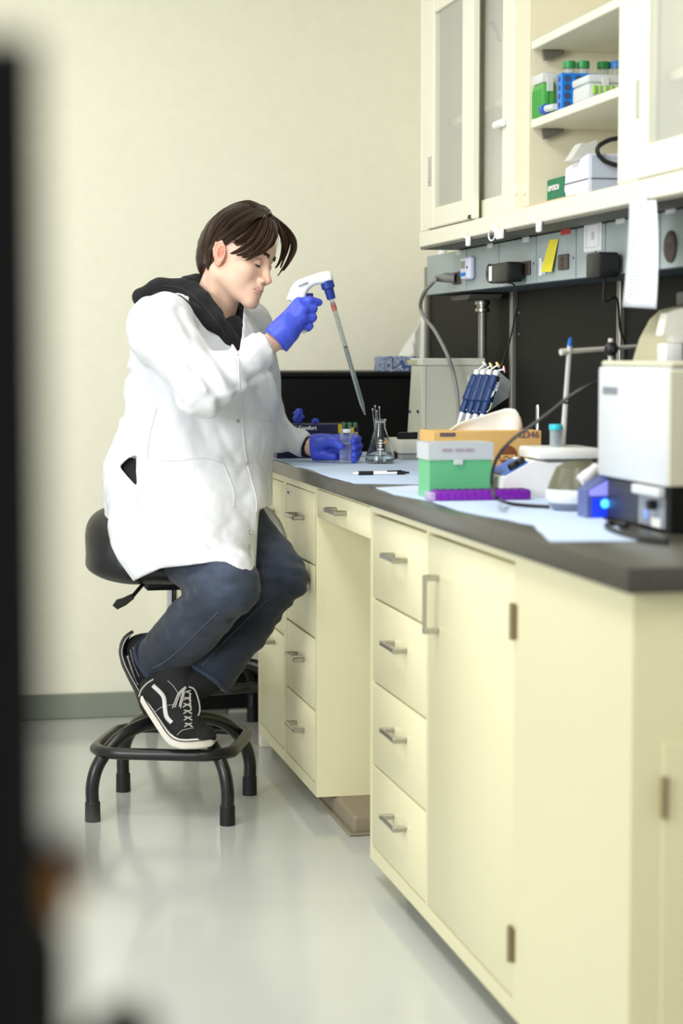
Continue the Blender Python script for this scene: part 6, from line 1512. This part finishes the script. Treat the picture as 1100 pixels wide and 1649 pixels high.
v, f = sdf_mesh(f_shoeA, P(180, 1175, Y=5.2) - A((0, .06, 0)), P(290, 1005, Y=5.2) + A((.03, .16, 0)), .0032, slack=2.0); v = relax(v, f, 1, .4)
sha = mobj('shoe', v, f, m_canvas, MAN, 'black high-top sneaker tucked behind the other foot, heel up'); SFA = Surf(v, f)
obj('sole', sole(SA, SAt, YA_, WA, lat, .088), mat('dark_worn_rubber', (70, 68, 64), .6, var=.3, scale=40), sha)
obj('sole_line', MB().tube([P(x, y, Y=Y - .002) + lat * ((.088 - w) / 2) for (x, y), Y, w in zip(SAt, YA_, WA)], .0012, 5, smooth=4), m_stripe, sha)
st = obj('side_stripe', ribbon(SFA, [(205, 1056), (207, 1072), (213, 1088), (222, 1104)], 2.0, .0015), m_stripe, sha); md = st.modifiers.new('t', 'SOLIDIFY'); md.thickness = .0015
for ln in ([(214, 1042), (220, 1066), (232, 1086)], [(219, 1040), (226, 1062), (237, 1080)], [(210, 1046), (214, 1066), (224, 1090)]):
    L_ = SFA.line(ln, 6, .0006)
    if len(L_) > 2: obj('stitching', MB().tube(L_, .0006, 4), m_stripe, sha)
# black socks between hem and shoe
obj('sock', MB().tube([Qp(352, 1070, 5.11), anL, Qp(304, 1104, 5.115), Qp(290, 1120, 5.115)], [.046, .047, .046, .042], 20, smooth=3), mat('black_sock', (16, 16, 17), .9), MAN)

# ------------------------------------------------------------------ pipette controller with serological pipette, held in the right hand
pc_o = Qp(515, 470, 5.02)
PC = thing('pipette_controller', 'white pistol-shaped pipette controller with blue nose held up in the gloved hand', 'pipette controller', pc_o)
out_ = [(461, 483), (464, 474), (469, 462), (474, 455), (482, 450), (498, 444), (516, 438), (528, 436), (533, 438), (536, 444), (537, 450), (534, 454), (520, 457), (508, 459), (501, 463), (496, 469), (493, 476), (494, 488), (497, 505), (497, 530), (490, 538), (484, 534), (482, 515), (476, 492), (470, 486)]
Yp = 5.022
c3 = [P(x, y, Y=Yp) for x, y in out_]
def f_pc(p):
    x, y = pix(p); z = (p - CAM) @ FW; d2 = polyd(x, y, out_) * z / F_PX; w = np.abs(p[:, 1] - Yp) - .016
    r = .010; a = np.maximum(d2 + r, 0); b = np.maximum(w + r, 0); return np.minimum(np.maximum(d2 + r, w + r), 0) + np.sqrt(a * a + b * b) - r
v, f = sdf_mesh(f_pc, P(450, 545, Y=Yp) - A((0, .04, 0)), P(545, 428, Y=Yp) + A((0, .04, 0)), .0020); v = relax(v, f, 1, .4)
mobj('housing', v, f, mat('controller_white', (236, 238, 242), .3, var=.01), PC)
SFP = Surf(v, f)
n0, n1, n2 = P(526, 453, Y=Yp), P(530, 467, Y=Yp), P(534, 482, Y=Yp); ax = n2 - n0; ax = ax / np.linalg.norm(ax); L1 = np.linalg.norm(n2 - n0)
m_nose = mat('navy_nose', (30, 54, 140), .35)
obj('nose', MB().lathe([(.012, -.004), (.0168, .0), (.0172, L1 * .36), (.0125, L1 * .44), (.0120, L1 * .60), (.0112, L1 * .97), (.0085, L1)], n0, ax, 28), m_nose, PC)
tq = SFP.at(496, 474, 0); obj('trigger', MB().box(P(494, 477, Y=Yp) - A((.004, .008, .003)), P(502, 474, Y=Yp) + A((.003, .008, .003)), .002), mat('trigger_navy', (24, 34, 110), .4), PC)
ra1, rb1 = SFP.at(481, 460, .0012), SFP.at(500, 453, .0012)
if ra1 is not None and rb1 is not None: text('print', 'nestlab', .0095, ra1 - A((0, .0012, .004)), rb1 - ra1, (0, 0, 1), mat('grey_letter', (84, 86, 92), .5), PC, squeeze=1.0)
tipp = P(588, 668, Y=VY - .0); tipp = P(588, 668, Y=5.27)
SP = thing('serological_pipette', 'long clear graduated pipette slanting from the controller toward the flask', 'pipette', tipp)
dv_ = tipp - n2; LL = np.linalg.norm(dv_); ax2 = dv_ / LL
m_pip = clear('pipette_plastic', (228, 232, 230), haze=.05, edge=.5)
obj('tube', MB().lathe([(.0062, .002), (.0066, .012), (.0068, LL * .90), (.0060, LL * .915), (.0018, LL)], n2, ax2, 22, cap0=False, cap1=False).lathe([(.0014, LL * .999), (.0050, LL * .912), (.0056, LL * .90), (.0055, .003)], n2, ax2, 22, cap0=False, cap1=False), m_pip, SP)
obj('red_band', MB().lathe([(.00695, LL * .035), (.00695, LL * .085)], n2, ax2, 22, cap0=False, cap1=False), clear('pink_band', (240, 120, 110), haze=.55), SP)
obj('liquid', MB().lathe([(.0001, LL * .40), (.0052, LL * .401), (.0054, LL * .898), (.0047, LL * .914), (.0012, LL * .998)], n2, ax2, 16), m_water, SP)
sc_ = MB(); v_ = np.cross(ax2, (0, 1.0, 0)); v_ /= np.linalg.norm(v_); w_ = np.cross(ax2, v_)
if w_[1] > 0: w_ = -w_
for k in range(34):
    h = LL * (.11 + .022 * k); l = .9 if k % 5 else 1.5
    aa = np.linspace(-.5 * l, .35, 5); sc_.tube([n2 + ax2 * h + .0071 * (math.cos(a) * w_ + math.sin(a) * v_) for a in aa], .00038, 4)
obj('graduations', sc_, m_ink, SP)
# --- the vial in the left hand
VI = thing('glass_vial', 'clear glass vial with small white label gripped in the gloved hand on the bench', 'vial', (VX, VY, ZP))
vt = float(P(557.5, 690, Y=VY)[2]); vh = vt - ZP; r = .0178
obj('glass', MB().lathe([(.0001, ZP), (r - .002, ZP), (r, ZP + .002), (r, vt - .014), (r * .86, vt - .010), (r * .86, vt), (r * .86 - .0015, vt), (r * .86 - .0015, vt - .010), (r - .0016, vt - .015), (r - .0016, ZP + .004), (.0001, ZP + .003)], (VX, VY, 0), n=32, cap0=False, cap1=False), clear('vial_glass', (236, 240, 240), haze=.05, edge=.4), VI)
wz = float(P(557, 714, Y=VY)[2]); obj('liquid_surface', MB().lathe([(.0001, wz), (r - .0018, wz), (r - .0018, wz + .0012), (.0001, wz + .0010)], (VX, VY, 0), n=28), clear('meniscus', (236, 240, 244), haze=.5), VI)
lb2 = MB(); aa = np.linspace(-2.4, -.9, 9)
for i in range(8): lb2.add([(VX + r * .875 * math.cos(aa[i + j]), VY + r * .875 * math.sin(aa[i + j]), zz) for j, zz in ((0, vt - .011), (1, vt - .011), (1, vt - .001), (0, vt - .001))], [(0, 1, 2, 3)])
obj('neck_label', lb2, m_label, VI)
text('print', 'Reg', .0085, (VX - .009, VY - r * .91, vt - .0185), (1, 0, 0), (0, 0, 1), m_ink, VI, bold=.0002)
